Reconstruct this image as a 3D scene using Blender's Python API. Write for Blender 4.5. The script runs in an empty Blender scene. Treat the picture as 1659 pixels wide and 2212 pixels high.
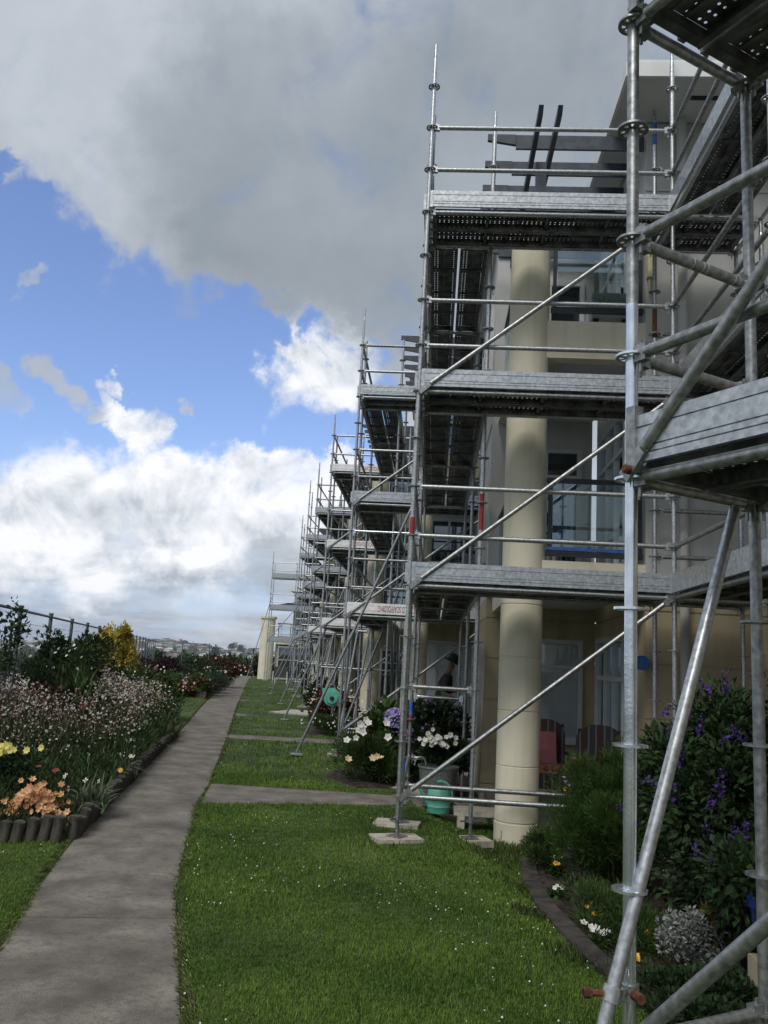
import bpy, math, random
import numpy as np
from mathutils import Vector, Matrix, Quaternion
R = math.radians
sc = bpy.context.scene
C = sc.collection

# ------------------------------------------------------------------ camera
cam_d = bpy.data.cameras.new('camera'); cam = bpy.data.objects.new('camera', cam_d); C.objects.link(cam)
def cam_axes(yaw, pitch, roll):
    w = Vector((-math.sin(yaw)*math.cos(pitch), math.cos(yaw)*math.cos(pitch), math.sin(pitch)))
    r0 = Vector((math.cos(yaw), math.sin(yaw), 0)); u0 = r0.cross(w)
    r = math.cos(roll)*r0 + math.sin(roll)*u0; u = -math.sin(roll)*r0 + math.cos(roll)*u0
    return r, u, w
r_, u_, w_ = cam_axes(0.0675, 0.1742, 0.0562)
m = Matrix((( r_.x, u_.x, -w_.x, 0), (r_.y, u_.y, -w_.y, 0), (r_.z, u_.z, -w_.z, 1.658), (0, 0, 0, 1)))
cam.matrix_world = m
cam_d.sensor_fit = 'VERTICAL'; cam_d.sensor_height = 24.0
cam_d.lens = 24.0*1814/2212; cam_d.clip_start = 0.05; cam_d.clip_end = 9000
sc.camera = cam

# ------------------------------------------------------------------ sky + sun
SUN_EL, SUN_AZ = 52.0, 205.0         # azimuth clockwise from +Y
world = bpy.data.worlds.new('World'); sc.world = world; world.use_nodes = True
nt = world.node_tree; nt.nodes.clear()
def N(t, **kw):
    n = nt.nodes.new(t)
    for k, v in kw.items(): setattr(n, k, v)
    return n
def L(a, b): nt.links.new(a, b)
def setin(sock, v):
    if hasattr(v, 'links') or isinstance(v, bpy.types.NodeSocket): L(v, sock)
    else: sock.default_value = v
def M(op, a, b=None, c=None, clamp=False):
    n = N('ShaderNodeMath', operation=op, use_clamp=clamp); setin(n.inputs[0], a)
    if b is not None: setin(n.inputs[1], b)
    if c is not None: setin(n.inputs[2], c)
    return n.outputs[0]
tc = N('ShaderNodeTexCoord'); D = tc.outputs['Generated']
sep = N('ShaderNodeSeparateXYZ'); L(D, sep.inputs[0])
# flat cloud layer seen in perspective + a bit of pure direction noise
zz = M('MAXIMUM', M('ADD', sep.outputs[2], 0.10), 0.03)
cb = N('ShaderNodeCombineXYZ'); L(M('DIVIDE', sep.outputs[0], zz), cb.inputs[0]); L(M('DIVIDE', sep.outputs[1], zz), cb.inputs[1])
def noise(vec, scale, detail=8, rough=.55, dist=0.0, off=(0,0,0)):
    mp = N('ShaderNodeMapping'); L(vec, mp.inputs[0]); mp.inputs['Location'].default_value = off
    n = N('ShaderNodeTexNoise'); L(mp.outputs[0], n.inputs['Vector']); n.inputs['Scale'].default_value = scale
    n.inputs['Detail'].default_value = detail; n.inputs['Roughness'].default_value = rough; n.inputs['Distortion'].default_value = dist
    return n.outputs[0]
def ndir(az, el): return (math.sin(R(az))*math.cos(R(el)), math.cos(R(az))*math.cos(R(el)), math.sin(R(el)))
# warped direction so blob borders break up
wn = N('ShaderNodeTexNoise'); L(D, wn.inputs['Vector']); wn.inputs['Scale'].default_value = 8; wn.inputs['Detail'].default_value = 9; wn.inputs['Roughness'].default_value = .62
wv = N('ShaderNodeVectorMath', operation='SUBTRACT'); L(wn.outputs['Color'], wv.inputs[0]); wv.inputs[1].default_value = (.5,.5,.5)
ws = N('ShaderNodeVectorMath', operation='SCALE'); L(wv.outputs[0], ws.inputs[0]); ws.inputs['Scale'].default_value = .21
wa = N('ShaderNodeVectorMath', operation='ADD'); L(D, wa.inputs[0]); L(ws.outputs[0], wa.inputs[1])
wnn = N('ShaderNodeVectorMath', operation='NORMALIZE'); L(wa.outputs[0], wnn.inputs[0])
def blobs(lst, soft=2.35, mode='MAXIMUM'):
    acc = None
    for az, el, rad in lst:
        d = N('ShaderNodeVectorMath', operation='DOT_PRODUCT'); L(wnn.outputs[0], d.inputs[0]); d.inputs[1].default_value = ndir(az, el)
        mr = N('ShaderNodeMapRange', interpolation_type='SMOOTHSTEP'); L(d.outputs['Value'], mr.inputs[0])
        mr.inputs[1].default_value = math.cos(R(rad*soft)); mr.inputs[2].default_value = math.cos(R(rad*.25))
        o = mr.outputs[0]
        acc = o if acc is None else M(mode, acc, o)
    return acc
gaps = [(-33.5,27,1.5),(-31.5,23.5,2.6),(-28.9,21.2,3.8),(-25.6,20.3,2.4),(-26.5,18.3,3.5),(-22.1,18.9,2.8),(-17.8,19.0,2.4),(-14.1,19.5,2.1),(-31.5,17.4,5.1),(-24.1,16.5,2.8),(-19.8,17.6,2.8),(-15.7,17.5,2.5),(-12.6,18.2,2.3),(-27.2,15.6,2.2),(-10.4,16.3,1.6),(-7.4,16.4,1.3),(-12.7,16.2,1.2),(-16.8,16.2,1.3),(-8.5,15.4,1.2),(-5.0,18.0,1.6),(-6.2,15.6,1.5),(-4.0,16.2,1.5),(-5.4,20.3,1.2),(-8.0,21.0,1.2),(-11.5,20.6,1.6)]
small = [(-8.9,18.3,1.7),(-10.4,19.7,.7),(-7.6,17.3,.8),(-20.2,15.8,1.1),(-21.6,15.9,.9),(-22.1,17.1,.7),(-21.3,17.6,.5),(-25.4,17.5,.7),(-18.9,15.7,.6),(-29.1,15.8,.8),(-29.4,14.9,.6),(-6.2,19.6,1.5)]
bright = [(-25,11.0,2.8),(-20.7,11.2,2.8),(-16.2,11.6,2.6),(-12.8,12.2,2.6),(-9.0,11.4,2.2),(-14.4,10.7,2.5),(-25.2,8.9,3),(-26.8,6.1,2.0),(-27.1,4.3,1.7),(-22.7,4.6,1.9),(-16.2,6.0,1.9),(-8.9,18.3,2.4),(-20.2,15.9,1.9),(-11,10.6,2)]
dark = [(-12.8,28.3,5.5),(-9.6,30.3,6),(-9.9,26.3,4.6),(-6.0,28.4,5.5),(-12.6,33,5),(-1.0,31.3,8),(-4,25.0,3.2),(8,30,9),(-17,26.5,2.5)]
shade = [(-15.7,8.4,2),(-12.4,9.0,1.7),(-21.6,7.2,2.4),(-19.8,2.8,2),(-12.2,4.6,2),(-27,7.0,1.2),(-27,2.6,1.8)]
gaps = [(a_, e_, r_2*(.72 if e_ > 20 else .92)) for a_, e_, r_2 in gaps]; small = [(a_, e_, r_2*1.4) for a_, e_, r_2 in small]+[(-29.5,21.2,.7),(-23.6,16.6,.8),(-16.5,17.0,.5)]; gapf = blobs(gaps); smallf = blobs(small, 1.7); brightf = blobs(bright, 2.1); darkf = blobs(dark, 2.0); shadef = blobs(shade, 2.2)
fb = noise(D, 12, 12, .60, .5, (3.1,1.2,.4)); fb2 = noise(D, 3.2, 5, .5, .2, (7,2,1)); st = noise(cb.outputs[0], .55, 9, .6, .3, (1.3,4.2,0))
den = M('ADD', 0.78, M('MULTIPLY', M('SUBTRACT', fb, .5), 1.5))
den = M('ADD', den, M('MULTIPLY', M('SUBTRACT', fb2, .5), .8))
den = M('SUBTRACT', den, M('MULTIPLY', gapf, 1.12)); den = M('ADD', den, M('MULTIPLY', smallf, 0.85)); den = M('ADD', den, M('MULTIPLY', brightf, .12))
# thin streaks near the horizon
low = N('ShaderNodeMapRange', interpolation_type='SMOOTHSTEP'); L(sep.outputs[2], low.inputs[0]); low.inputs[1].default_value = .10; low.inputs[2].default_value = .025
den = M('SUBTRACT', den, M('MULTIPLY', low.outputs[0], .30)); den = M('ADD', den, M('MULTIPLY', M('MULTIPLY', M('SUBTRACT', st, .5), 2.2), low.outputs[0]))
al = N('ShaderNodeMapRange', interpolation_type='SMOOTHSTEP'); L(den, al.inputs[0]); al.inputs[1].default_value = -.02; al.inputs[2].default_value = .80
# billow shading from an offset sample
fbo = noise(D, 12, 12, .60, .5, (3.1-.006,1.2,.4+.022))
emb = M('MULTIPLY', M('SUBTRACT', fb, fbo), 1.5)
fc = noise(D, 4.5, 7, .48, .3, (.3,5,2)); fc2 = noise(D, 2.2, 6, .55, .3, (1.3,0,2))
br = M('ADD', .53, M('MULTIPLY', M('SUBTRACT', fc, .5), .26)); br = M('ADD', br, M('MULTIPLY', M('SUBTRACT', fc2, .5), .34))
br = M('ADD', br, M('MULTIPLY', brightf, .40)); br = M('SUBTRACT', br, M('MULTIPLY', darkf, .18)); br = M('SUBTRACT', br, M('MULTIPLY', shadef, .15))
lowb = N('ShaderNodeMapRange', interpolation_type='SMOOTHSTEP'); L(sep.outputs[2], lowb.inputs[0]); lowb.inputs[1].default_value = .26; lowb.inputs[2].default_value = .06
st2 = noise(cb.outputs[0], .8, 9, .58, .4, (5.3,1.2,0)); br = M('ADD', br, M('MULTIPLY', M('MULTIPLY', M('SUBTRACT', st2, .44), 1.05), lowb.outputs[0]))
embw = M('ADD', .05, brightf); br = M('ADD', br, M('MULTIPLY', emb, embw)); br = M('MAXIMUM', M('MINIMUM', br, 1.0), .2)
cr = N('ShaderNodeValToRGB'); L(br, cr.inputs[0]); e = cr.color_ramp.elements
e[0].position = .2; e[0].color = (.215,.250,.285,1); e[1].position = 1.0; e[1].color = (.95,.96,1.0,1)
for pos, col in ((.32,(.285,.325,.365,1)),(.5,(.435,.475,.53,1)),(.7,(.66,.70,.76,1))):
    x = e.new(pos); x.color = col
sky = N('ShaderNodeTexSky', sky_type='NISHITA'); sky.sun_disc = False; sky.sun_elevation = R(SUN_EL); sky.sun_rotation = R(SUN_AZ)
sky.air_density = 1.0; sky.dust_density = .6; sky.ozone_density = 2.0
SK = 0.10
skm = N('ShaderNodeVectorMath', operation='MULTIPLY'); L(sky.outputs[0], skm.inputs[0]); skm.inputs[1].default_value = (1.12,1.12,1.32)
cl10 = N('ShaderNodeVectorMath', operation='SCALE'); L(cr.outputs[0], cl10.inputs[0]); cl10.inputs['Scale'].default_value = .76/SK
hz = N('ShaderNodeMapRange', interpolation_type='SMOOTHSTEP'); L(sep.outputs[2], hz.inputs[0]); hz.inputs[1].default_value = .20; hz.inputs[2].default_value = -.02; hz.inputs[4].default_value = .92
hm = N('ShaderNodeMix', data_type='RGBA'); L(hz.outputs[0], hm.inputs[0]); L(skm.outputs[0], hm.inputs[6]); hm.inputs[7].default_value = (3.4,4.4,6.2,1)
mx = N('ShaderNodeMix', data_type='RGBA'); L(al.outputs[0], mx.inputs[0]); L(hm.outputs[2], mx.inputs[6]); L(cl10.outputs[0], mx.inputs[7])
bg = N('ShaderNodeBackground'); L(mx.outputs[2], bg.inputs[0]); bg.inputs[1].default_value = SK
wo = N('ShaderNodeOutputWorld'); L(bg.outputs[0], wo.inputs[0])

sl = bpy.data.lights.new('sun', 'SUN'); sun = bpy.data.objects.new('sun', sl); C.objects.link(sun)
sl.energy = 1.45; sl.angle = R(26); sl.color = (1.0, .95, .87)
sd = Vector(ndir(SUN_AZ, SUN_EL)); sun.rotation_euler = (-sd).to_track_quat('-Z', 'Y').to_euler()
sc.view_settings.view_transform = 'Standard'; sc.view_settings.look = 'None'
sc.view_settings.exposure = 0.5; sc.view_settings.gamma = 1.0; sc.view_settings.use_curve_mapping = False

# ------------------------------------------------------------------ materials
MATS = {}
def mat(name, col, rough=.6, metal=0.0, var=0.12, scale=6.0, col2=None, bump=0.0, bscale=60.0, spec=.5, island=0.0, trans=0.0, stretch=(1,1,1), detail=6, lo=.4, hi=.62):
    if name in MATS: return MATS[name]
    m = bpy.data.materials.new(name); m.use_nodes = True; t = m.node_tree; b = t.nodes['Principled BSDF']
    b.inputs['Roughness'].default_value = rough; b.inputs['Metallic'].default_value = metal; b.inputs['Specular IOR Level'].default_value = spec
    c = t.nodes.new('ShaderNodeTexCoord'); mp = t.nodes.new('ShaderNodeMapping'); t.links.new(c.outputs['Object'], mp.inputs[0]); mp.inputs['Scale'].default_value = stretch
    n = t.nodes.new('ShaderNodeTexNoise'); n.inputs['Scale'].default_value = scale; n.inputs['Detail'].default_value = detail; t.links.new(mp.outputs[0], n.inputs['Vector'])
    r = t.nodes.new('ShaderNodeValToRGB'); t.links.new(n.outputs[0], r.inputs[0])
    a = [max(0,x*(1-var)) for x in col]; z = [min(1,x*(1+var)) for x in col] if col2 is None else list(col2)
    r.color_ramp.elements[0].position = lo; r.color_ramp.elements[0].color = (*a, 1); r.color_ramp.elements[1].position = hi; r.color_ramp.elements[1].color = (*z, 1)
    out = r.outputs[0]
    if island:
        g = t.nodes.new('ShaderNodeNewGeometry'); mr = t.nodes.new('ShaderNodeMapRange'); t.links.new(g.outputs['Random Per Island'], mr.inputs[0]); mr.inputs[3].default_value = 1-island; mr.inputs[4].default_value = 1+island
        h = t.nodes.new('ShaderNodeHueSaturation'); t.links.new(out, h.inputs['Color']); t.links.new(mr.outputs[0], h.inputs['Value'])
        m2 = t.nodes.new('ShaderNodeMapRange'); t.links.new(g.outputs['Random Per Island'], m2.inputs[0]); m2.inputs[3].default_value = .5-island*.06; m2.inputs[4].default_value = .5+island*.06
        t.links.new(m2.outputs[0], h.inputs['Hue']); out = h.outputs[0]
    t.links.new(out, b.inputs['Base Color'])
    if bump:
        n2 = t.nodes.new('ShaderNodeTexNoise'); n2.inputs['Scale'].default_value = bscale; n2.inputs['Detail'].default_value = 5; t.links.new(c.outputs['Object'], n2.inputs['Vector'])
        bp = t.nodes.new('ShaderNodeBump'); bp.inputs['Strength'].default_value = bump; bp.inputs['Distance'].default_value = .01; t.links.new(n2.outputs[0], bp.inputs['Height']); t.links.new(bp.outputs[0], b.inputs['Normal'])
    if trans:
        tr = t.nodes.new('ShaderNodeBsdfTranslucent'); t.links.new(out, tr.inputs[0]); ms = t.nodes.new('ShaderNodeMixShader'); ms.inputs[0].default_value = trans
        o = t.nodes['Material Output']; t.links.new(b.outputs[0], ms.inputs[1]); t.links.new(tr.outputs[0], ms.inputs[2]); t.links.new(ms.outputs[0], o.inputs[0])
    MATS[name] = m; return m
def leafm(name, col, island=.45, trans=.22, rough=.55): return mat(name, col, rough, 0, .25, 2.5, island=island, trans=trans, spec=.3)
galv = mat('galvanised_steel', (.46,.48,.495), .36, .85, .3, 40, col2=(.62,.64,.65), bump=.04, bscale=60, lo=.3, hi=.7, detail=8)
galvd = mat('worn_galvanised_steel', (.29,.305,.31), .42, .8, .3, 34, col2=(.45,.465,.465), bump=.05, bscale=60, lo=.3, hi=.7, detail=8)
galvn = mat('new_galvanised_steel', (.72,.78,.87), .22, .92, .1, 9, col2=(.86,.91,.98), bump=.08, bscale=60)
toem = mat('toe_board_steel', (.50,.53,.55), .36, .85, .3, 34, col2=(.68,.705,.72), bump=.03, bscale=60, detail=9, lo=.28, hi=.72)
plankm = mat('plank_steel', (.09,.095,.095), .6, .4, .3, 7, col2=(.18,.185,.185), bump=.2)
whitep = mat('white_painted_board', (.88,.89,.90), .5, 0, .08, 14)
redp = mat('red_marking_paint', (.27,.03,.035), .5, 0, .2, 20)
bluep = mat('blue_marking_paint', (.04,.13,.42), .5, 0, .2, 20)
rust = mat('rusty_steel', (.12,.045,.025), .85, .1, .4, 40, bump=.4)
timber = mat('weathered_timber', (.36,.33,.27), .85, 0, .25, 9, col2=(.56,.52,.43), bump=.4, stretch=(1,8,1))
cream = mat('cream_render', (.70,.655,.51), .85, 0, .05, 1.3, col2=(.77,.73,.58), bump=.12, bscale=180)
def streaks(m, col, f=.45, sx=9):
    t = m.node_tree; b = t.nodes['Principled BSDF']; src = b.inputs['Base Color'].links[0].from_socket
    c = t.nodes.new('ShaderNodeTexCoord'); mp = t.nodes.new('ShaderNodeMapping'); mp.inputs['Scale'].default_value = (sx,sx,.55); t.links.new(c.outputs['Object'], mp.inputs[0])
    n = t.nodes.new('ShaderNodeTexNoise'); n.inputs['Scale'].default_value = 1; n.inputs['Detail'].default_value = 7; t.links.new(mp.outputs[0], n.inputs['Vector'])
    mr = t.nodes.new('ShaderNodeMapRange'); t.links.new(n.outputs[0], mr.inputs[0]); mr.inputs[1].default_value = .50; mr.inputs[2].default_value = .78; mr.inputs[4].default_value = f
    x = t.nodes.new('ShaderNodeMix'); x.data_type = 'RGBA'; t.links.new(mr.outputs[0], x.inputs[0]); t.links.new(src, x.inputs[6]); x.inputs[7].default_value = (*col,1); t.links.new(x.outputs[2], b.inputs['Base Color'])
streaks(cream, (.42,.39,.31), .35)
ochre = mat('ochre_render', (.43,.37,.245), .9, 0, .06, 1.0, col2=(.51,.445,.305), bump=.12, bscale=160)
streaks(ochre, (.24,.20,.12), .5, 5)
greyw = mat('grey_render', (.50,.50,.485), .9, 0, .05, .8, col2=(.57,.57,.555), bump=.08, bscale=150)
streaks(greyw, (.34,.34,.32), .4, 5)
whitew = mat('white_joinery', (.50,.51,.505), .5, 0, .05, 5)
fasciam = mat('white_fascia', (.72,.73,.73), .6, 0, .04, 3)
soffm = mat('soffit_board', (.60,.605,.59), .8, 0, .04, 1.5)
slate = mat('slate_blue_timber', (.050,.062,.082), .45, 0, .25, 8)
blacks = mat('black_plastic', (.015,.016,.018), .5, 0, .2, 9)
railm = mat('dark_rail', (.03,.035,.042), .4, .2, .15, 9)
blind = mat('white_blind', (.43,.46,.46), .7, 0, .05, 3)
def glassm(name, dark, refl, tint=(.75,.85,.95)):
    m = bpy.data.materials.new(name); m.use_nodes = True; t = m.node_tree; t.nodes.clear()
    o = t.nodes.new('ShaderNodeOutputMaterial'); ms = t.nodes.new('ShaderNodeMixShader'); lw = t.nodes.new('ShaderNodeLayerWeight'); lw.inputs[0].default_value = .35
    mr = t.nodes.new('ShaderNodeMapRange'); t.links.new(lw.outputs['Fresnel'], mr.inputs[0]); mr.inputs[3].default_value = refl; mr.inputs[4].default_value = 1.0
    if dark is None: a = t.nodes.new('ShaderNodeBsdfTransparent'); a.inputs[0].default_value = (.86,.90,.90,1)
    else: a = t.nodes.new('ShaderNodeBsdfDiffuse'); a.inputs[0].default_value = (*dark, 1)
    g = t.nodes.new('ShaderNodeBsdfGlossy'); g.inputs['Roughness'].default_value = .02; g.inputs[0].default_value = (*tint, 1)
    t.links.new(mr.outputs[0], ms.inputs[0]); t.links.new(a.outputs[0], ms.inputs[1]); t.links.new(g.outputs[0], ms.inputs[2]); t.links.new(ms.outputs[0], o.inputs[0])
    MATS[name] = m; return m
wglass = glassm('window_glass', (.02,.022,.025), .13); bglass = glassm('balustrade_glass', None, .10, (.7,.85,.95)); blindglass = glassm('blind_glass', (.34,.37,.37), .06); doorpanel = mat('white_door_panel', (.52,.55,.57), .5, 0, .05, 3)

# ------------------------------------------------------------------ mesh helpers
class MB:
    def __init__(s): s.v = []; s.f = []
    def quadbox(s, c):
        b = len(s.v); s.v += [tuple(x) for x in c]
        s.f += [(b,b+3,b+2,b+1),(b+4,b+5,b+6,b+7),(b,b+1,b+5,b+4),(b+1,b+2,b+6,b+5),(b+2,b+3,b+7,b+6),(b+3,b,b+4,b+7)]; return s
    def box(s, x0,x1,y0,y1,z0,z1):
        return s.quadbox([(x0,y0,z0),(x1,y0,z0),(x1,y1,z0),(x0,y1,z0),(x0,y0,z1),(x1,y0,z1),(x1,y1,z1),(x0,y1,z1)])
    def obox(s, o,u,v,w,ur,vr,wr):
        o = Vector(o); u = Vector(u); v = Vector(v); w = Vector(w); P = lambda a,b,c: tuple(o+u*a+v*b+w*c)
        return s.quadbox([P(ur[0],vr[0],wr[0]),P(ur[1],vr[0],wr[0]),P(ur[1],vr[1],wr[0]),P(ur[0],vr[1],wr[0]),P(ur[0],vr[0],wr[1]),P(ur[1],vr[0],wr[1]),P(ur[1],vr[1],wr[1]),P(ur[0],vr[1],wr[1])])
    def tube(s, p, q, r, n=12, r2=None, caps=True):
        p = Vector(p); q = Vector(q); d = (q-p).normalized(); a = d.orthogonal().normalized(); c = d.cross(a); b = len(s.v); r2 = r if r2 is None else r2
        for pt, rr in ((p,r),(q,r2)):
            for i in range(n):
                t = 2*math.pi*i/n; s.v.append(tuple(pt + (a*math.cos(t)+c*math.sin(t))*rr))
        for i in range(n): j = (i+1)%n; s.f.append((b+i,b+j,b+n+j,b+n+i))
        if caps: s.f.append(tuple(b+i for i in reversed(range(n)))); s.f.append(tuple(b+n+i for i in range(n)))
        return s
    def path(s, pts, r, n=6):
        for a, b in zip(pts[:-1], pts[1:]): s.tube(a, b, r, n)
        return s
    def lathe(s, prof, n=24, c=(0,0,0)):
        b = len(s.v)
        for r, z in prof:
            for i in range(n): t = 2*math.pi*i/n; s.v.append((c[0]+r*math.cos(t), c[1]+r*math.sin(t), c[2]+z))
        for k in range(len(prof)-1):
            for i in range(n): j = (i+1)%n; s.f.append((b+k*n+i,b+k*n+j,b+(k+1)*n+j,b+(k+1)*n+i))
        s.f.append(tuple(b+i for i in reversed(range(n)))); s.f.append(tuple(b+(len(prof)-1)*n+i for i in range(n))); return s
    def mesh(s, name, m, smooth=False):
        me = bpy.data.meshes.new(name); me.from_pydata(s.v, [], s.f); me.materials.append(m)
        if smooth: smoothen(me)
        return me
    def build(s, name, m, parent=None, smooth=False, loc=None, label=None, kind=None):
        """vertices are world coordinates; the parent's root location (or loc) is taken off"""
        o0 = Vector(loc) if loc is not None else Vector((0,0,0))
        if parent is not None:
            r = parent
            while r.parent: r = r.parent
            o0 = Vector(r.location); 
        s.v = [(x-o0.x, y-o0.y, z-o0.z) for x,y,z in s.v]
        return place(name, s.mesh(name, m, smooth), parent, loc if parent is None and loc is not None else (0,0,0), label=label, kind=kind)
def smoothen(me, ang=40):
    me.shade_smooth() if hasattr(me, 'shade_smooth') else None
    try: me.set_sharp_from_angle(angle=R(ang))
    except Exception: pass
def place(name, me, parent=None, loc=(0,0,0), rot=None, label=None, kind=None, scale=None):
    o = bpy.data.objects.new(name, me); C.objects.link(o); o.location = loc
    if rot is not None:
        o.rotation_mode = 'QUATERNION' if isinstance(rot, Quaternion) else 'XYZ'
        if isinstance(rot, Quaternion): o.rotation_quaternion = rot
        else: o.rotation_euler = rot
    if scale is not None: o.scale = scale
    if parent is not None: o.parent = parent
    if label: o['label'] = label
    if kind: o['kind'] = kind
    return o
def tag(o, label=None, cat=None, group=None, kind=None):
    if label: o['label'] = label
    if cat: o['category'] = cat
    if group: o['group'] = group
    if kind: o['kind'] = kind
    return o
def thing(name, label, cat, loc=(0,0,0), rz=0, group=None):
    o = bpy.data.objects.new(name, None); C.objects.link(o); o.location = loc; o.rotation_euler = (0,0,rz); o.empty_display_size = .2
    return tag(o, label, cat, group)
def npmesh(name, V, F, mats, smooth=False, mi=None):
    """V (n,3), F (k,3 or 4) numpy"""
    me = bpy.data.meshes.new(name); nf, k = F.shape
    me.vertices.add(len(V)); me.vertices.foreach_set('co', V.astype(np.float32).ravel())
    me.loops.add(nf*k); me.loops.foreach_set('vertex_index', F.astype(np.int32).ravel())
    me.polygons.add(nf); me.polygons.foreach_set('loop_start', np.arange(0, nf*k, k, dtype=np.int32)); 
    if mi is not None: me.polygons.foreach_set('material_index', mi.astype(np.int32))
    me.update(calc_edges=True)
    for m_ in (mats if isinstance(mats, (list,tuple)) else [mats]): me.materials.append(m_)
    return me
def scat(T, F, P, X, Z, S):
    """copy template T (nv,3) to P with x-axis X, approximate normal Z, scale S"""
    X = X/np.linalg.norm(X, axis=1, keepdims=True); Y = np.cross(Z, X); Y /= (np.linalg.norm(Y, axis=1, keepdims=True)+1e-9); Zz = np.cross(X, Y)
    B = np.stack([X, Y, Zz], 1)                     # n,3,3 rows = axes
    V = P[:,None,:] + np.einsum('vk,nkj->nvj', T, B)*S.reshape(-1,1,1)
    n = len(P); FF = (F[None] + (np.arange(n)*len(T))[:,None,None]).reshape(-1, F.shape[1])
    return V.reshape(-1,3), FF
LEAF = (np.array([(0,0,0),(.45,.26,.08),(1,0,-.06),(.45,-.26,.08)],float), np.array([(0,1,2),(0,2,3)]))
NARROW = (np.array([(0,0,0),(.5,.06,.05),(1,0,-.12),(.5,-.06,.05)],float), np.array([(0,1,2),(0,2,3)]))
def petals(n, w=.36, cup=.25):
    V = []; F = []
    for i in range(n):
        a = 2*math.pi*i/n; c, s_ = math.cos(a), math.sin(a)
        for x, y, z in ((0.05,0,0),(.55,w,cup*.5),(1,0,cup),(.55,-w,cup*.5)): V.append((x*c-y*s_, x*s_+y*c, z))
        b = 4*i; F += [(b,b+1,b+2),(b,b+2,b+3)]
    return np.array(V), np.array(F)
HAIR = (np.array([(0,0,0),(.5,.035,.05),(1,0,-.12),(.5,-.035,.05)],float), np.array([(0,1,2),(0,2,3)]))
P4 = petals(4,.3,.1); P5 = petals(5,.42,.3); P8 = petals(9,.18,.05)
def unit(rng, n): v = rng.normal(size=(n,3)); return v/np.linalg.norm(v,axis=1,keepdims=True)
def gz(x, y):
    """ground height: level lawn that dips to the beds beside the building"""
    u = np.asarray(x) - (-.27 - .2*(np.asarray(y)-8.3)); t = np.clip((u-.45)/.65, 0, 1); return -.16*t*t*(3-2*t)

def foliage(name, parent, rng, c, r, n, size, m, clumps=14, tmpl=LEAF, up=.3, cr=.35, org=None, box=False, fill=.55, kind='stuff'):
    """leaves gathered round clump centres inside an ellipsoid"""
    c = np.array(c, float); r = np.array(r, float)
    d = unit(rng, clumps); cc = d*(fill+(1-fill)*rng.random((clumps,1)))*.78
    cc[:,2] = np.maximum(cc[:,2], -.75)
    k = rng.integers(0, clumps, n); dd = unit(rng, n); rad = cr*(.45+.55*rng.random((n,1)))*(.7+.6*rng.random((clumps,1))[k])
    p = (cc[k] + dd*rad); P = c + p*r
    X = dd + unit(rng, n)*.6 + np.array([0,0,up]); Z = dd*.6 + unit(rng, n)*.5 + np.array([0,0,.5])
    V, F = scat(*tmpl, P, X, Z, size*(.6+.8*rng.random(n)))
    o0 = np.array(org if org is not None else c); V = V - o0
    return place(name, npmesh(name, V, F, m), parent, kind=kind)
def blossoms(name, parent, rng, P, size, m, tmpl=P5, org=(0,0,0), kind=None, face=(0,-.5,.6), jit=.6):
    n = len(P)
    if kind is None and n > 1:
        me = npmesh(name, tmpl[0], tmpl[1], m); o = None; size = np.broadcast_to(size, (n,))
        for i in range(n):
            z = Vector(np.array(face)+unit(rng,1)[0]*jit); k = float(size[i])*(.85+.3*rng.random())
            o = place(name, me, parent, tuple(np.array(P[i])-np.array(org)), rot=z.to_track_quat('Z','Y')@Quaternion((0,0,1), rng.random()*6.28), scale=(k,k,k))
        return o
    Z = np.array(face)+unit(rng, n)*jit; X = np.cross(Z, unit(rng, n))
    V, F = scat(*tmpl, P, X, Z, size*(.75+.5*rng.random(n)))
    return place(name, npmesh(name, V-np.array(org), F, m), parent, kind=kind)
def stems(name, parent, rng, c, r, n, h, m, org, rad=.006):
    b = MB()
    for i in range(n):
        a = rng.random()*6.283; q = rng.random()**.5
        b.tube((c[0]+.25*r[0]*q*math.cos(a), c[1]+.25*r[1]*q*math.sin(a), c[2]), (c[0]+.8*r[0]*q*math.cos(a), c[1]+.8*r[1]*q*math.sin(a), c[2]+h*(.6+.35*rng.random())), rad, 4, rad*.5)
    b.v = [(x-org[0], y-org[1], z-org[2]) for x,y,z in b.v]
    return place(name, b.mesh(name, m), parent, kind='stuff')
barkm = mat('bark', (.06,.045,.03), .9, 0, .3, 20)
stemg = mat('green_stem', (.05,.075,.025), .7, 0, .3, 20)
def shrub(name, label, cat, x, y, rx, ry, h, n, size, m, seed, clumps=16, tmpl=LEAF, z0=None, base=.0, flowers=(), group=None, cr=.38, up=.3, nst=8, fill=.5):
    rng = np.random.default_rng(seed); g = float(gz(x,y)) if z0 is None else z0
    t = thing(name, label, cat, (x,y,g), 0, group); org = (x,y,g)
    foliage('foliage', t, rng, (x,y,g+base+(h-base)/2), (rx,ry,(h-base)/2), n, size, m, clumps, tmpl, up, cr, org, fill=fill)
    stems('stems', t, rng, (x,y,g), (rx,ry), nst, h*.8, barkm, org)
    for fn, cnt, fs, fm, tm in flowers:
        d = unit(rng, cnt); d[:,1] = -np.abs(d[:,1])*.9+.2*rng.normal(size=cnt); d[:,2] = np.abs(d[:,2])*.9-.15
        d /= np.linalg.norm(d,axis=1,keepdims=True)
        P = np.array([x,y,g+base+(h-base)/2])+d*np.array([rx,ry,(h-base)/2])*(.85+.2*rng.random((cnt,1)))
        blossoms(fn, t, rng, P, fs, fm, tm, org, kind='stuff' if cnt > 40 else None)
    return t

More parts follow.
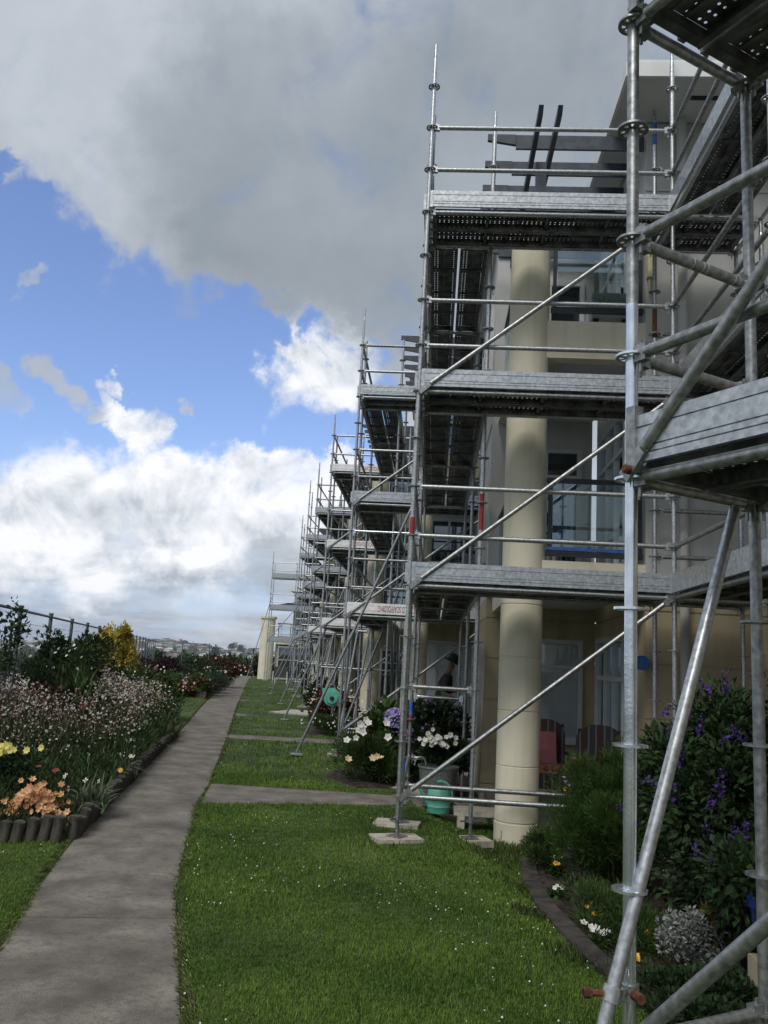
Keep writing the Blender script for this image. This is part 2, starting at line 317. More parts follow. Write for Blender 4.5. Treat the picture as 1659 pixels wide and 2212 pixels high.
# ------------------------------------------------------------------ ground
rng0 = np.random.default_rng(5)
def ridge(a):          # height of the far ridge by direction x/y
    return np.interp(a, [-.9,-.62,-.5,-.42,-.36,-.31,-.285,-.262,-.245,-.225,-.21,-.195,-.17,-.1,.3], [-8,-8,-6,2,12,17,14,7,1,5,8,4,0,-4,-4])
def terrain(x, y):
    x = np.asarray(x, float); y = np.asarray(y, float); near = gz(x, y)
    d = np.sqrt(x*x+y*y); s = np.clip((y-63)/70, 0, 1)*(y > 63); drop = np.interp(d, [60,90,300,700,1150], [0,-1.5,-9,-21,-30])*(y > 60)
    a = np.where(y > 100, x/np.maximum(y, 1), 0); t = np.clip((d-900)/1300, 0, 1); t2 = np.clip((d-2200)/1500, 0, 1)
    rise = (t**.9)*(ridge(a)+30)*(1-t2)
    w = 1-np.clip((y-40)/20,0,1)
    return near*w*(y>-20) + drop + rise*(y > 100) + np.where(d > 700, 3*np.sin(x/90.)*np.cos(y/130.), 0)*t
xs = np.concatenate([[-5000,-3500,-2500], np.arange(-1900,-100,45), np.arange(-100,-24,6), np.arange(-24,-8,1), np.arange(-8,8,.2), np.arange(8,20,2), [30,60,120,300,600,1200,2500,5000]])
ys = np.concatenate([[-3000,-800,-200,-60,-20,-8], np.arange(-4,20,.25), np.arange(20,60,2), np.arange(60,130,5), np.arange(130,900,60), np.arange(900,2600,50), [2800,3200,3800,4600,6000]])
GX, GY = np.meshgrid(xs, ys); GZ = terrain(GX, GY); nx, ny = len(xs), len(ys)
I = np.arange(nx*ny).reshape(ny, nx); F = np.stack([I[:-1,:-1],I[:-1,1:],I[1:,1:],I[1:,:-1]],-1).reshape(-1,4)
gm = mat('lawn_ground', (.035,.058,.014), .95, 0, .3, 1.2, col2=(.060,.088,.022), bump=.5, bscale=40)
def farmix(m):
    t = m.node_tree; b = t.nodes['Principled BSDF']; src = b.inputs['Base Color'].links[0].from_socket
    g = t.nodes.new('ShaderNodeNewGeometry'); s = t.nodes.new('ShaderNodeSeparateXYZ'); t.links.new(g.outputs['Position'], s.inputs[0])
    mr = t.nodes.new('ShaderNodeMapRange'); t.links.new(s.outputs[1], mr.inputs[0]); mr.inputs[1].default_value = 70; mr.inputs[2].default_value = 90
    n = t.nodes.new('ShaderNodeTexNoise'); n.inputs['Scale'].default_value = .02; n.inputs['Detail'].default_value = 8; t.links.new(g.outputs['Position'], n.inputs['Vector'])
    r = t.nodes.new('ShaderNodeValToRGB'); t.links.new(n.outputs[0], r.inputs[0]); r.color_ramp.elements[0].position = .42; r.color_ramp.elements[0].color = (.018,.03,.02,1); r.color_ramp.elements[1].position = .6; r.color_ramp.elements[1].color = (.06,.075,.05,1)
    x = t.nodes.new('ShaderNodeMix'); x.data_type = 'RGBA'; t.links.new(mr.outputs[0], x.inputs[0]); t.links.new(src, x.inputs[6]); t.links.new(r.outputs[0], x.inputs[7]); t.links.new(x.outputs[2], b.inputs['Base Color'])
farmix(gm)
ground = place('ground', npmesh('ground', np.stack([GX,GY,GZ],-1).reshape(-1,3), F, gm), kind='structure')
ground.data.shade_smooth()

# main path: cast concrete slabs with joints
PR = [(-.30,-2),(-.75,2.5),(-1.07,4.08),(-1.66,5.91),(-1.99,7.25),(-2.48,9.3),(-2.75,10.9),(-3.91,16.5),(-5.94,26),(-11.7,54),(-12.5,60)]
PL = [(-1.25,-2),(-1.72,2.5),(-2.06,4.08),(-2.60,5.91),(-2.97,7.25),(-3.42,9.3),(-3.72,10.9),(-4.86,16.4),(-6.95,26),(-12.75,54),(-13.5,60)]
fR = lambda y: np.interp(y, [p[1] for p in PR], [p[0] for p in PR]); fL = lambda y: np.interp(y, [p[1] for p in PL], [p[0] for p in PL])
conc = mat('path_concrete', (.165,.146,.120), .95, 0, .3, 3.0, col2=(.27,.248,.215), bump=.6, bscale=140, detail=14, stretch=(1,1,1), lo=.30, hi=.70)
def speckle(m, sc_=150, lo=.6, hi=.66, col=(.02,.018,.015), f=.6):
    t = m.node_tree; b = t.nodes['Principled BSDF']; src = b.inputs['Base Color'].links[0].from_socket
    c = t.nodes.new('ShaderNodeTexCoord'); n = t.nodes.new('ShaderNodeTexNoise'); n.inputs['Scale'].default_value = sc_; n.inputs['Detail'].default_value = 3; t.links.new(c.outputs['Object'], n.inputs['Vector'])
    mr = t.nodes.new('ShaderNodeMapRange'); t.links.new(n.outputs[0], mr.inputs[0]); mr.inputs[1].default_value = lo; mr.inputs[2].default_value = hi; mr.inputs[4].default_value = f
    x = t.nodes.new('ShaderNodeMix'); x.data_type = 'RGBA'; t.links.new(mr.outputs[0], x.inputs[0]); t.links.new(src, x.inputs[6]); x.inputs[7].default_value = (*col,1); t.links.new(x.outputs[2], b.inputs['Base Color'])
speckle(conc, 160, .54, .62, f=.55); speckle(conc, 4.2, .54, .78, (.07,.064,.055), .5); speckle(conc, 260, .6, .66, (.4,.37,.32), .4); speckle(conc, 1.4, .46, .66, (.075,.066,.054), .5); speckle(conc, 28, .50, .66, (.08,.07,.06), .4); speckle(conc, 11, .52, .70, (.07,.064,.056), .3)
pathroot = thing('main_path', None, None); pathroot['kind'] = 'structure'
def slab(poly, z1, parent, m, nsub=1, z0=-.08):
    v = [(x,y,float(gz(x,y))+z0) for x,y in poly]+[(x,y,float(gz(x,y))+z1) for x,y in poly]; n = len(poly)
    b = MB(); b.v = v; b.f = [tuple(reversed(range(n))), tuple(range(n,2*n))]+[(i,(i+1)%n,n+(i+1)%n,n+i) for i in range(n)]
    return b.build('slab', m, parent)
jr = random.Random(3); y = -2.0
joints = [-2,.2,2.5,5.28,7.9,10.85,13.6,16.5,19.2,22,24.8,27.7,30.6,33.5,36.5,39.5,42.5,45.5,48.5,51.5,54.5,57.5,60]
for a, b_ in zip(joints[:-1], joints[1:]):
    g = .006; sl_ = .13     # joints run square to the path
    ya, yb = a+g, b_-g; k = 3; lft = [(float(fL(y_))+jr.uniform(-.012,.012), y_) for y_ in np.linspace(ya-sl_*0, yb, k)]; rgt = [(float(fR(y_+.2 if y_<58 else y_))+jr.uniform(-.012,.012), y_+.2) for y_ in np.linspace(ya, yb, k)]
    slab(rgt+lft[::-1], .012+jr.uniform(-.002,.004), pathroot, conc)
cross = [[(-2.46,9.45),(-.33,10.20),(.72,10.35),(.72,11.0),(-.37,10.88),(-2.72,10.86)],[(-3.9,16.55),(-1.9,16.7),(-1.0,16.85),(-1.05,17.6),(-2.0,17.5),(-4.05,17.3)],
         [(-5.12,22.4),(-2.4,22.9),(-2.5,23.6),(-5.3,23.2)],[(-6.55,29.2),(-3.7,29.8),(-3.8,30.5),(-6.7,30)],[(-8.1,36),(-5.0,36.6),(-5.1,37.3),(-8.3,36.8)]]
crosspath = thing('side_path', None, None); crosspath['kind'] = 'structure'
for q in cross:
    xm = (q[0][0]+q[-1][0])/2; mid = len(q)//2
    slab(q, .010, crosspath, conc)

# ------------------------------------------------------------------ garden bed soil, lawn grass
soil = mat('garden_soil', (.018,.012,.009), 1, 0, .4, 12, col2=(.05,.037,.027), bump=1, bscale=50)
BEDS = {'left_near': [(-2.98,7.33),(-3.17,8.17),(-3.72,10.9),(-4.86,16.3),(-5.0,17.0),(-6.3,18.6),(-9.5,21.5),(-16,24),(-14,8),(-3.55,7.12)],
        'left_far': [(-7.75,29),(-11.0,33),(-16,38),(-20,56),(-14.2,50),(-12.1,47)],
        'right_near': [(.90,8.45),(.86,6.5),(.97,5.5),(1.13,4.95),(1.42,4.4),(2.3,3.4),(3.6,3.0),(3.6,9.3),(1.25,9.3),(1.0,9.0)],
        'wing_one': [(-.95,11.25),(-1.55,12.2),(-1.35,13.3),(-.7,14.2),(.85,15.8),(.85,12.2),(.72,11.2)],
        'wing_two': [(-2.6,18.3),(-3.0,19.4),(-2.6,21),(-.5,22.3),(-.45,18.7),(-1.0,17.7)],
        'wing_three': [(-3.9,24.5),(-4.2,26),(-3.8,27.4),(-1.8,28.8),(-1.7,25)]}
def inpoly(P, poly):
    x, y = P[:,0], P[:,1]; c = np.zeros(len(P), bool); n = len(poly)
    for i in range(n):
        x1,y1 = poly[i]; x2,y2 = poly[(i+1)%n]
        if y1 == y2: continue
        c ^= ((y1 > y) != (y2 > y)) & (x < (x2-x1)*(y-y1)/(y2-y1)+x1)
    return c
def bedsheet(poly, dz=.03):
    P = np.array(poly); lo, hi = P.min(0), P.max(0); st_ = .25 if hi[1] < 20 else 1.0
    b = MB(); c = P.mean(0); n = len(poly)
    # ring subdivision so it follows the ground
    rings = [1, .8, .55, .25]; pts = []
    for k in rings:
        for i in range(n):
            x, y_ = c+(P[i]-c)*k; pts.append((x, y_, float(gz(x,y_)) + (dz if k < 1 else -.02)+.02*math.sin(i*7+k*9)))
    b.v = pts; b.v.append((c[0], c[1], float(gz(*c))+dz+.02))
    for k in range(3):
        for i in range(n): j = (i+1)%n; b.f.append((k*n+i,k*n+j,(k+1)*n+j,(k+1)*n+i))
    for i in range(n): b.f.append((3*n+i,3*n+(i+1)%n,4*n))
    return b
for k, poly in BEDS.items():
    bedsheet(poly, .05 if k.startswith('left') else .025).build('garden_bed_soil', soil, kind='structure')

cx, cy = w_.x, w_.y
def visible(P, zz=0.0, mrg=1.08):
    d = np.stack([P[:,0], P[:,1], np.full(len(P), zz-1.658)], 1); z = d@np.array(w_); X = d@np.array(r_)/z; Y_ = d@np.array(u_)/z
    return (z > .3)&(np.abs(X) < 829.5/1814*mrg)&(np.abs(Y_) < 1106/1814*mrg)
def onlawn(P, marg=.0):
    ok = np.ones(len(P), bool); x, y = P[:,0], P[:,1]
    ok &= ~((x > fL(y)+.0+marg)&(x < fR(y)-marg)&(y < 60))
    for q in cross: ok &= ~inpoly(P, q)
    for q in BEDS.values(): ok &= ~inpoly(P, q)
    ok &= ~((x > -.45+1.3-.2*(y-9.3)+.35)&(y > 9.3)); ok &= ~((x>1.3)&(y>8.2))
    return ok
PADS = [(-.27-1.3*i+px, 8.3+6.5*i+py) for i in range(6) for px, py in ((0,0),(0,.73),(.72,.73),(2.57,0),(2.57,.73),(0,3.3),(.72,3.3))]
_onl = onlawn
def onlawn(P, marg=0.0):
    ok = _onl(P, marg)
    for px, py in PADS[:14]: ok &= ~((np.abs(P[:,0]-px) < .24)&(P[:,1] > py-.30)&(P[:,1] < py+.16))
    return ok
rg = np.random.default_rng(11)
def grass(n, y0, y1, x0, x1, hgt, wid, blades, name, m, spread, pw=1.0, extra=None):
    P = []
    tot = 0
    while tot < n:
        yy = y0*(y1/y0)**rg.random(60000) if pw else y0+(y1-y0)*rg.random(60000)   # log-uniform in distance
        a = x0+(x1-x0)*rg.random(60000); Q = np.stack([a*yy, yy], 1); Q = Q[visible(Q)]; Q = Q[onlawn(Q)]
        if extra is not None: Q = Q[extra(Q)]
        P.append(Q); tot += len(Q)
    P = np.concatenate(P)[:n]; k = np.repeat(np.arange(n), blades); B = P[k]+rg.normal(size=(n*blades,2))*(spread*(P[k,1:2]/6)**.6)
    N_ = len(B); ang = rg.random(N_)*6.283; lean = rg.random(N_)*.9+.1; clump = (.65+.7*rg.random(n))[k]
    patch = .8+.25*np.sin(B[:,0]*2.1+1.3*np.sin(B[:,1]*1.7))+.12*np.sin(B[:,1]*5.1+B[:,0]*3)
    sc_ = (B[:,1]/6)**.55; H = hgt*clump*patch*(.6+.7*rg.random(N_))*np.minimum(sc_,1.6); Wd = wid*sc_*(.7+.6*rg.random(N_))
    g = gz(B[:,0],B[:,1]); dx, dy = np.cos(ang), np.sin(ang); px, py = -dy, dx
    b0 = np.stack([B[:,0]-px*Wd/2, B[:,1]-py*Wd/2, g-.004],1); b1 = np.stack([B[:,0]+px*Wd/2, B[:,1]+py*Wd/2, g-.004],1)
    m0 = np.stack([B[:,0]+dx*H*lean*.35-px*Wd*.35, B[:,1]+dy*H*lean*.35-py*Wd*.35, g+H*.6],1); m1 = m0+np.stack([px*Wd*.7,py*Wd*.7,np.zeros(N_)],1)
    tp = np.stack([B[:,0]+dx*H*lean, B[:,1]+dy*H*lean, g+H*(1-.35*lean)],1)
    V = np.stack([b0,b1,m1,m0,tp],1).reshape(-1,3); o = np.arange(N_)[:,None]*5
    F = np.concatenate([o+np.array([[0,1,2]]),o+np.array([[0,2,3]]),o+np.array([[3,2,4]])])
    return place(name, npmesh(name, V, F, m), kind='stuff')
grassm = mat('grass_blade', (.105,.200,.028), .5, 0, .25, .9, col2=(.185,.275,.050), island=.5, trans=.35, spec=.3, detail=8, lo=.36, hi=.66)
g1 = grass(34000, 3.4, 12, -.75, .45, .032, .0042, 8, 'lawn_grass', grassm, .018); tag(g1, 'short mown green lawn in the foreground beside the path', 'grass')
g2 = grass(9000, 11, 60, -.75, .12, .034, .006, 7, 'lawn_grass', grassm, .03); tag(g2, 'lawn strips receding between the side paths towards the end house', 'grass')
# ragged longer grass at path edges and pads
def edgeP(n):
    y_ = 3.4*(30/3.4)**rg.random(n); s_ = rg.random(n) < .55; x_ = np.where(s_, fR(y_)+.02+.05*rg.random(n), fL(y_)-.02-.05*rg.random(n)); return np.stack([x_, y_],1)
Q = edgeP(3000); Q = Q[onlawn(Q)&visible(Q)]
N_ = len(Q); k = np.repeat(np.arange(N_),5); B = Q[k]+rg.normal(size=(N_*5,2))*.012
Xd = np.stack([np.where(B[:,0] > (fL(B[:,1])+fR(B[:,1]))/2, -1, 1)*(.2+rg.random(len(B))), rg.normal(size=len(B))*.6, .5+.4*rg.random(len(B))],1)
V, F = scat(*NARROW, np.stack([B[:,0],B[:,1],gz(B[:,0],B[:,1])],1), Xd, unit(rg,len(B))*.3+np.array([0,0,1]), .025+.032*rg.random(len(B)))
tag(place('edge_grass', npmesh('edge_grass', V, F, leafm('edge_grass_blade', (.15,.18,.06), .5, .3)), kind='stuff'), 'ragged paler grass creeping over both edges of the path', 'grass')
# longer tussocks round pads and the column foot
L_ = [(1.0,8.9,.5),(.95,8.6,.5),(-.27,8.2,.35),(-.27,9.0,.3),(.45,9.0,.4),(.85,8.6,.35),(.6,8.3,.3),(-1.2,12.1,.4),(.9,9.1,.3),(.80,7.2,.2),(.78,6.2,.15),(.9,5.4,.15)]
Pp = np.concatenate([np.array([[x,y]])+rg.normal(size=(220,2))*s*.55 for x,y,s in L_]); Pp = Pp[onlawn(Pp)]
V, F = scat(*NARROW, np.stack([Pp[:,0],Pp[:,1],gz(Pp[:,0],Pp[:,1])],1), unit(rg,len(Pp))*.45+np.array([0,0,1]), unit(rg,len(Pp)), .035+.05*rg.random(len(Pp)))
tag(place('long_grass', npmesh('long_grass', V, F, leafm('long_grass_blade', (.085,.115,.035), .4, .3)), kind='stuff'), 'longer unmown grass round the scaffold pads and column foot', 'grass')
daisym = mat('daisy_petal', (.75,.75,.72), .6, 0, .05, 5)
dp = []
while sum(map(len, dp)) < 620:
    yy = 3.6*(22/3.6)**rg.random(900); Q = np.stack([(-.7+1.0*rg.random(900))*yy, yy],1); nn = np.sin(Q[:,0]*3.1)+np.sin(Q[:,1]*2.3+Q[:,0]); Q = Q[(nn > -.3+rg.random(900)*.8)]; dp.append(Q[onlawn(Q)&visible(Q)])
dp = np.concatenate(dp)[:430]
tag(blossoms('lawn_daisies', None, rg, np.stack([dp[:,0],dp[:,1],gz(dp[:,0],dp[:,1])+.035],1), np.full(430,.0042)*(1+dp[:,1]*.05), daisym, P8, kind='stuff', face=(0,-.3,1)), 'tiny white daisies scattered through the foreground lawn', 'flowers')

# ------------------------------------------------------------------ curved mowing edge (right) and log edging (left)
edgem = mat('edging_concrete', (.030,.026,.022), .95, 0, .3, 8, col2=(.06,.052,.045), bump=.5)
EP = [(.90,8.45),(.83,7.5),(.83,6.5),(.95,5.5),(1.11,4.95),(1.40,4.4),(1.85,3.85),(2.6,3.3)]
t = thing('garden_edging', 'curved dark concrete edging strip between the lawn and the right flower bed', 'edging', (.9,8.45,-.1))
def resample(pts, step):
    out = [pts[0]]; 
    P = [Vector((x,y,0)) for x,y in pts]; acc = 0
    for a, b_ in zip(P[:-1],P[1:]):
        d = (b_-a).length; n_ = max(1, round(d/step))
        for i in range(1,n_+1): q = a.lerp(b_, i/n_); out.append((q.x,q.y))
    return out
ep = resample(EP, .42)
for a, b_ in zip(ep[:-1], ep[1:]):
    a = Vector((*a, 0)); b_ = Vector((*b_, 0)); d = (b_-a).normalized(); nn = Vector((-d.y, d.x, 0)); q = MB(); z = float(gz(a.x,a.y)); z2 = float(gz(b_.x,b_.y))
    c = [a+d*.004-nn*.0, b_-d*.004, b_-d*.004+nn*.14, a+d*.004+nn*.14]
    q.quadbox([(p.x,p.y,(z if i in (0,3) else z2)-.05) for i,p in enumerate(c)]+[(p.x,p.y,(z if i in (0,3) else z2)+.045) for i,p in enumerate(c)]); q.build('edging_block', edgem, t)
logm = mat('edging_log', (.045,.04,.033), .95, 0, .3, 14, col2=(.10,.092,.076), bump=.8, bscale=40, stretch=(1,1,.3))
lr = random.Random(4)
t = thing('log_edging', 'palisade of short weathered round logs holding the near left flower bed', 'edging', (-2.98,7.3,0))
lm = [MB().lathe([(.048,-.1),(.050,.05),(.049,.165),(.046,.19),(.036,.196)], 9).mesh('log', logm, True) for _ in range(1)]
def logs(pts, parent, org, step=.098, hs=1.0):
    for (x, y_) in resample(pts, step): place('log', lm[0], parent, (x-org[0]+lr.uniform(-.008,.008), y_-org[1]+lr.uniform(-.01,.01), lr.uniform(-.02,.02)), rot=(lr.uniform(-.06,.06), lr.uniform(.06,.24), 0), scale=(1,lr.uniform(.9,1.1),hs*lr.uniform(.93,1.08)))
logs([(-5.2,6.66),(-3.9,7.02),(-3.1,7.25)], t, (-2.98,7.3)); logs([(-3.0,7.36),(-3.17,8.17),(-3.74,10.9),(-4.88,16.4)], t, (-2.98,7.3))
t = thing('log_edging', 'low dark log edging round the far flower bed beyond the left lawn', 'edging', (-7.75,29,0))
logs([(-14.0,36.6),(-11.0,33),(-7.75,29)], t, (-7.75,29), .16, 1.25); logs([(-7.8,29.2),(-9.9,38)], t, (-7.75,29), .2, 1.2)

# ------------------------------------------------------------------ the stepped apartment building
bld = thing('apartment_building', 'long stepped cream and grey three-storey apartment building with round columns behind the scaffolds', 'building', (2.3,9.3,0))
STEP = (-1.3, 6.5)
def window(par, o, u, n, w, h, cols=1, rows=(1.0,), glass=None, fw=.05, name='window', depth=.05, fm=None):
    """framed window: o lower-left corner on the wall face, u along, n outward"""
    o = Vector(o); u = Vector(u).normalized(); n = Vector(n).normalized(); v = Vector((0,0,1)); b = MB()
    b.obox(o,u,n,v,(0,w),(-.01,depth),(0,fw)); b.obox(o,u,n,v,(0,w),(-.01,depth),(h-fw,h)); b.obox(o,u,n,v,(0,fw),(-.01,depth),(fw,h-fw)); b.obox(o,u,n,v,(w-fw,w),(-.01,depth),(fw,h-fw))
    b.obox(o,u,n,v,(-.04,w+.04),(.0,depth+.03),(-.035,-.002))
    cw = (w-2*fw)/cols; zs = [fw]; acc = 0
    for r in rows: acc += r; zs.append(fw+(h-2*fw)*acc/sum(rows))
    for i in range(1, cols): b.obox(o,u,n,v,(fw+cw*i-fw*.4,fw+cw*i+fw*.4),(-.01,depth-.004),(fw,h-fw))
    for z in zs[1:-1]: b.obox(o,u,n,v,(fw,w-fw),(-.01,depth-.008),(z-fw*.4,z+fw*.4))
    win = b.build(name, fm or whitew, par)
    for i in range(cols):
        for j in range(len(rows)):
            MB().obox(o,u,n,v,(fw+cw*i+.005,fw+cw*(i+1)-.005),(.004,.012),(zs[j]+.005,zs[j+1]-.005)).build('pane', glass or wglass, win)
    return win
COURSE = .57
def courses(b, o, u, n, length, z0, z1, th=.3, ztop=None):
    """rendered block courses with recessed joints, the face on o + u*s"""
    o = Vector(o); v = Vector((0,0,1)); b.obox(o,u,n,v,(.0,length),(-th,-.014),(z0,z1))
    z = .06-COURSE; 
    while z < z1:
        a, c = max(z+.008, z0), min(z+COURSE-.008, z1)
        if c > a: b.obox(o,u,n,v,(-.0,length),(-.0139,0),(a,c))
        z += COURSE
    return b
colm_prof = [(.235,-.25),(.235,.045),(.222,.05),(.222,.066),(.23,.07)]
for k in range(1,5): z = .06+COURSE*k; colm_prof += [(.23,z-.008),(.221,z-.003),(.221,z+.003),(.23,z+.008)]
colm_prof += [(.23,6.62),(.27,6.65),(.275,6.80),(.20,6.83)]
UP = (0,0,1); PX, NX, PY, NY = (1,0,0), (-1,0,0), (0,1,0), (0,-1,0)
def unit1(k):
    dx, dy = STEP[0]*k, STEP[1]*k; P = lambda x,y,z: (x+dx,y+dy,z); par = bld
    xr = 3.8+1.3*0 if k == 0 else 1.3+.97+.6
    # ground storey
    b = MB(); zt = 2.62
    if k == 0: courses(b, P(2.27,9.3,0), PX, NY, 4.0, -.3, zt)
    if k == 0: courses(b, P(2.27,12.2,0), NY, NX, 2.595, -.3, zt, .3)
    else: courses(b, P(2.20,12.2,0), NY, NX, 2.85, -.3, zt, .3)
    courses(b, P(.94,12.2,0), PX, NY, 1.26 if k else 1.33, -.3, zt); courses(b, P(.72,12.15,0), PX, NY, .22, -.3, zt, .22)
    courses(b, P(.72,15.8,0), NY, NX, 3.43, -.3, zt, .22)
    b.build('ground_floor_wall', ochre, par)
    # upper storeys
    b = MB(); zb = 2.62
    if k == 0: b.box(2.27,6.3,9.3,9.6,zb,8.19); b.box(2.27,2.57,9.6,12.2,zb,8.19)
    else: b.box(2.20+dx,2.5+dx,9.36+dy,12.2+dy,zb,8.19)
    b.box(.94+dx,2.2+dx,12.2+dy,12.5+dy,zb,8.19); b.box(.72+dx,.94+dx,12.1+dy,15.86+dy,zb,8.19)
    b.build('upper_wall', greyw, par)
    # grooves of the upper wall as raised bands (storey lines)
    b = MB(); b.box(.705+dx,.718+dx,12.1+dy,15.86+dy,5.18,5.26)
    if k == 0: b.box(2.26,6.0,9.285,9.298,7.30,7.36); b.box(2.26,6.0,9.285,9.298,5.18,5.24)
    b.build('string_course', greyw, par)
    # balcony slabs, beams, ceilings
    for zl, zu in ((2.41,2.84),(5.19,5.64)):
        b = MB(); b.box(.80+dx,2.27+dx,9.30+dy,9.48+dy,zl,zu); b.box(.80+dx,.96+dx,9.5+dy,12.1+dy,zl,zu)
        b.build('balcony_beam', cream, par)
        b = MB(); b.box(.97+dx,2.19+dx,9.49+dy,12.19+dy,zl+.10,zl+.22); b.build('balcony_floor', soffm, par)
    MB().lathe(colm_prof, 40, P(.95,9.42,0)).build('column', cream, par, smooth=True)
    for zb, zt_ in ((2.93,3.76),(5.80,6.66)):
        b = MB(); b.box(1.19+dx,2.25+dx,9.33+dy,9.39+dy,zb-.03,zb+.03); b.box(1.19+dx,2.25+dx,9.33+dy,9.39+dy,zt_-.03,zt_+.02)
        b.box(.84+dx,.90+dx,9.66+dy,12.1+dy,zb-.03,zb+.03); b.box(.84+dx,.90+dx,9.66+dy,12.1+dy,zt_-.03,zt_+.02)
        for x in (1.21, 2.2): b.box(x+dx,x+.04+dx,9.34+dy,9.38+dy,zb+.03,zt_-.03)
        b.box(.85+dx,.89+dx,10.9+dy,10.94+dy,zb+.03,zt_-.03)
        rl = b.build('balcony_rail', railm, par)
        MB().box(1.26+dx,2.19+dx,9.355+dy,9.365+dy,zb+.04,zt_-.035).build('glass_panel', bglass, rl); MB().box(.866+dx,.874+dx,9.7+dy,10.88+dy,zb+.04,zt_-.035).build('glass_panel', bglass, rl); MB().box(.866+dx,.874+dx,10.96+dy,12.05+dy,zb+.04,zt_-.035).build('glass_panel', bglass, rl)
    wx = 2.27 if k == 0 else 2.20
    # back wall windows (face the viewer) and side windows
    if k == 0: window(par, P(1.02,12.2,.68), PX, NY, 1.08, 1.40, 1, (3,1), blindglass, .06)
    elif k > 1: window(par, P(1.02,12.2,.5), PX, NY, 1.05, 1.5, 2, (3,1), wglass, .07)
    else: window(par, P(.96,12.2,.06), PX, NY, 1.15, 2.08, 3, (3,1), doorpanel, .06)
    window(par, P(1.0,12.2,2.92), PX, NY, 1.05, 1.95, 2, (4,1), wglass, .07)
    window(par, P(1.0,12.2,5.75), PX, NY, 1.05, 1.75, 2, (4,1), wglass, .07)
    for z0_, h in ((.06,2.05),(2.92,2.0),(5.74,1.9)): window(par, P(wx,11.9,z0_), NY, NX, 2.25, h, 4, (3.2,1), wglass, .07)
    for z0_, h in ((.65,1.35),(3.2,1.55),(6.0,1.45)):
        window(par, P(.72,15.2,z0_), NY, NX, 1.15, h, 2, (3,1), wglass, .06); window(par, P(.72,13.7,z0_), NY, NX, 1.1, h, 2, (3,1), wglass, .06)
    # pergola over the top balcony
    b = MB(); b.box(.98+dx,1.10+dx,9.36+dy,9.48+dy,6.6,7.70); b.build('pergola_post', slate, par)
    for x in (.905, 1.12):
        b = MB(); b.quadbox([(x+dx,8.62+dy,7.80),(x+.055+dx,8.62+dy,7.80),(x+.055+dx,12.2+dy,7.68),(x+dx,12.2+dy,7.68),(x+dx,8.55+dy,7.88),(x+.055+dx,8.55+dy,7.88),(x+.055+dx,12.2+dy,7.86),(x+dx,12.2+dy,7.86)]); b.build('pergola_beam', slate, par)
    for j in range(6):
        yy = 9.30+.55*j+dy; b = MB(); w2 = .045
        # notched tail: shallow tip then full depth
        for x0,x1,za,zb_ in ((.38,.72,7.95,7.91),): b.quadbox([(x0+dx,yy,7.94),(x1+dx,yy,7.885),(x1+dx,yy+w2,7.885),(x0+dx,yy+w2,7.94),(x0+dx,yy,8.02),(x1+dx,yy,8.02),(x1+dx,yy+w2,8.02),(x0+dx,yy+w2,8.02)])
        b.box(.722+dx,(2.25 if k == 0 else 2.18)+dx,yy+.01,yy+w2,7.84,8.02); b.build('pergola_rafter', slate, par)
    # roof: soffit, fascia
    if k == 0:
        MB().box(1.88,7.0,8.48,9.29,8.20,8.24).build('soffit', soffm, par); MB().box(1.88,2.26,9.29,12.2,8.20,8.24).build('soffit', soffm, par)
        MB().box(1.84,7.0,8.44,8.475,8.17,8.34).build('fascia', fasciam, par); MB().box(1.84,1.875,8.478,12.3,8.17,8.34).build('fascia', fasciam, par)
        MB().box(1.9,7.0,8.5,16.5,8.345,8.42).build('roof', fasciam, par)
        MB().box(2.66,3.02,8.80,8.86,8.185,8.199).build('soffit_vent', blacks, par)
    else:
        MB().box(1.8+dx,4.0+dx,9.36+dy,12.2+dy,8.20,8.40).build('roof', fasciam, par)
    MB().box(.45+dx,4.0+dx,12.2+dy+.0,15.85+dy,8.20,8.40).build('roof', fasciam, par)
for k in range(6): unit1(k)
# near side wall running back past the camera, its windows and eaves
b = MB(); courses(b, (3.75,9.29,0), NY, NX, 14, -.3, 2.62, .3); b.build('ground_floor_wall', ochre, bld)
MB().box(3.75,4.05,-4.7,9.29,2.62,8.19).build('upper_wall', greyw, bld); MB().box(3.35,7,-4.7,8.43,8.20,8.40).build('roof', fasciam, bld)
for yy in (8.6,5.6,2.4): 
    for z0_, h in ((.65,1.35),(3.2,1.5),(6.0,1.4)): window(bld, (3.75,yy,z0_), NY, NX, 1.5, h, 2, (3,1), wglass, .06)
# downpipe with collars
b = MB().tube((2.66,9.21,-.15),(2.66,9.21,8.2),.05,14)
for z in (7.35,7.28,7.1,7.04,2.6,2.5,5.2): b.tube((2.66,9.21,z-.012),(2.66,9.21,z+.012),.056,14)
b.tube((2.66,9.21,7.5),(2.66,9.21,8.2),.062,14); b.build('downpipe', greyw, bld, smooth=True)
# small fittings on the near block
b = MB().box(2.27,2.34,9.22,9.30,6.18,6.46); b.tube((2.30,9.25,5.95),(2.30,9.25,6.18),.014,8); b.build('cable_box', mat('cream_plastic', (.55,.50,.30), .6), bld)
for o, (w, h), z in (((1.10,9.28),(1.1,.035),2.962),((1.35,9.28),(.9,.03),5.835)): MB().box(o[0]+.1,o[0]+w,9.322,9.329,z-.0,z+h-.0).build('masking_tape', bluep, bld)
MB().tube((1.72,11.93,3.55),(1.75,11.86,3.55),.07,14).build('wall_lamp', bluep, bld)
MB().tube((2.20,9.29,1.78),(2.20,9.12,1.78),.075,16).build('wall_lamp', bluep, bld); 
MB().box(1.35,1.43,9.8,11.6,5.12,5.18).build('batten_light', whitew, bld)
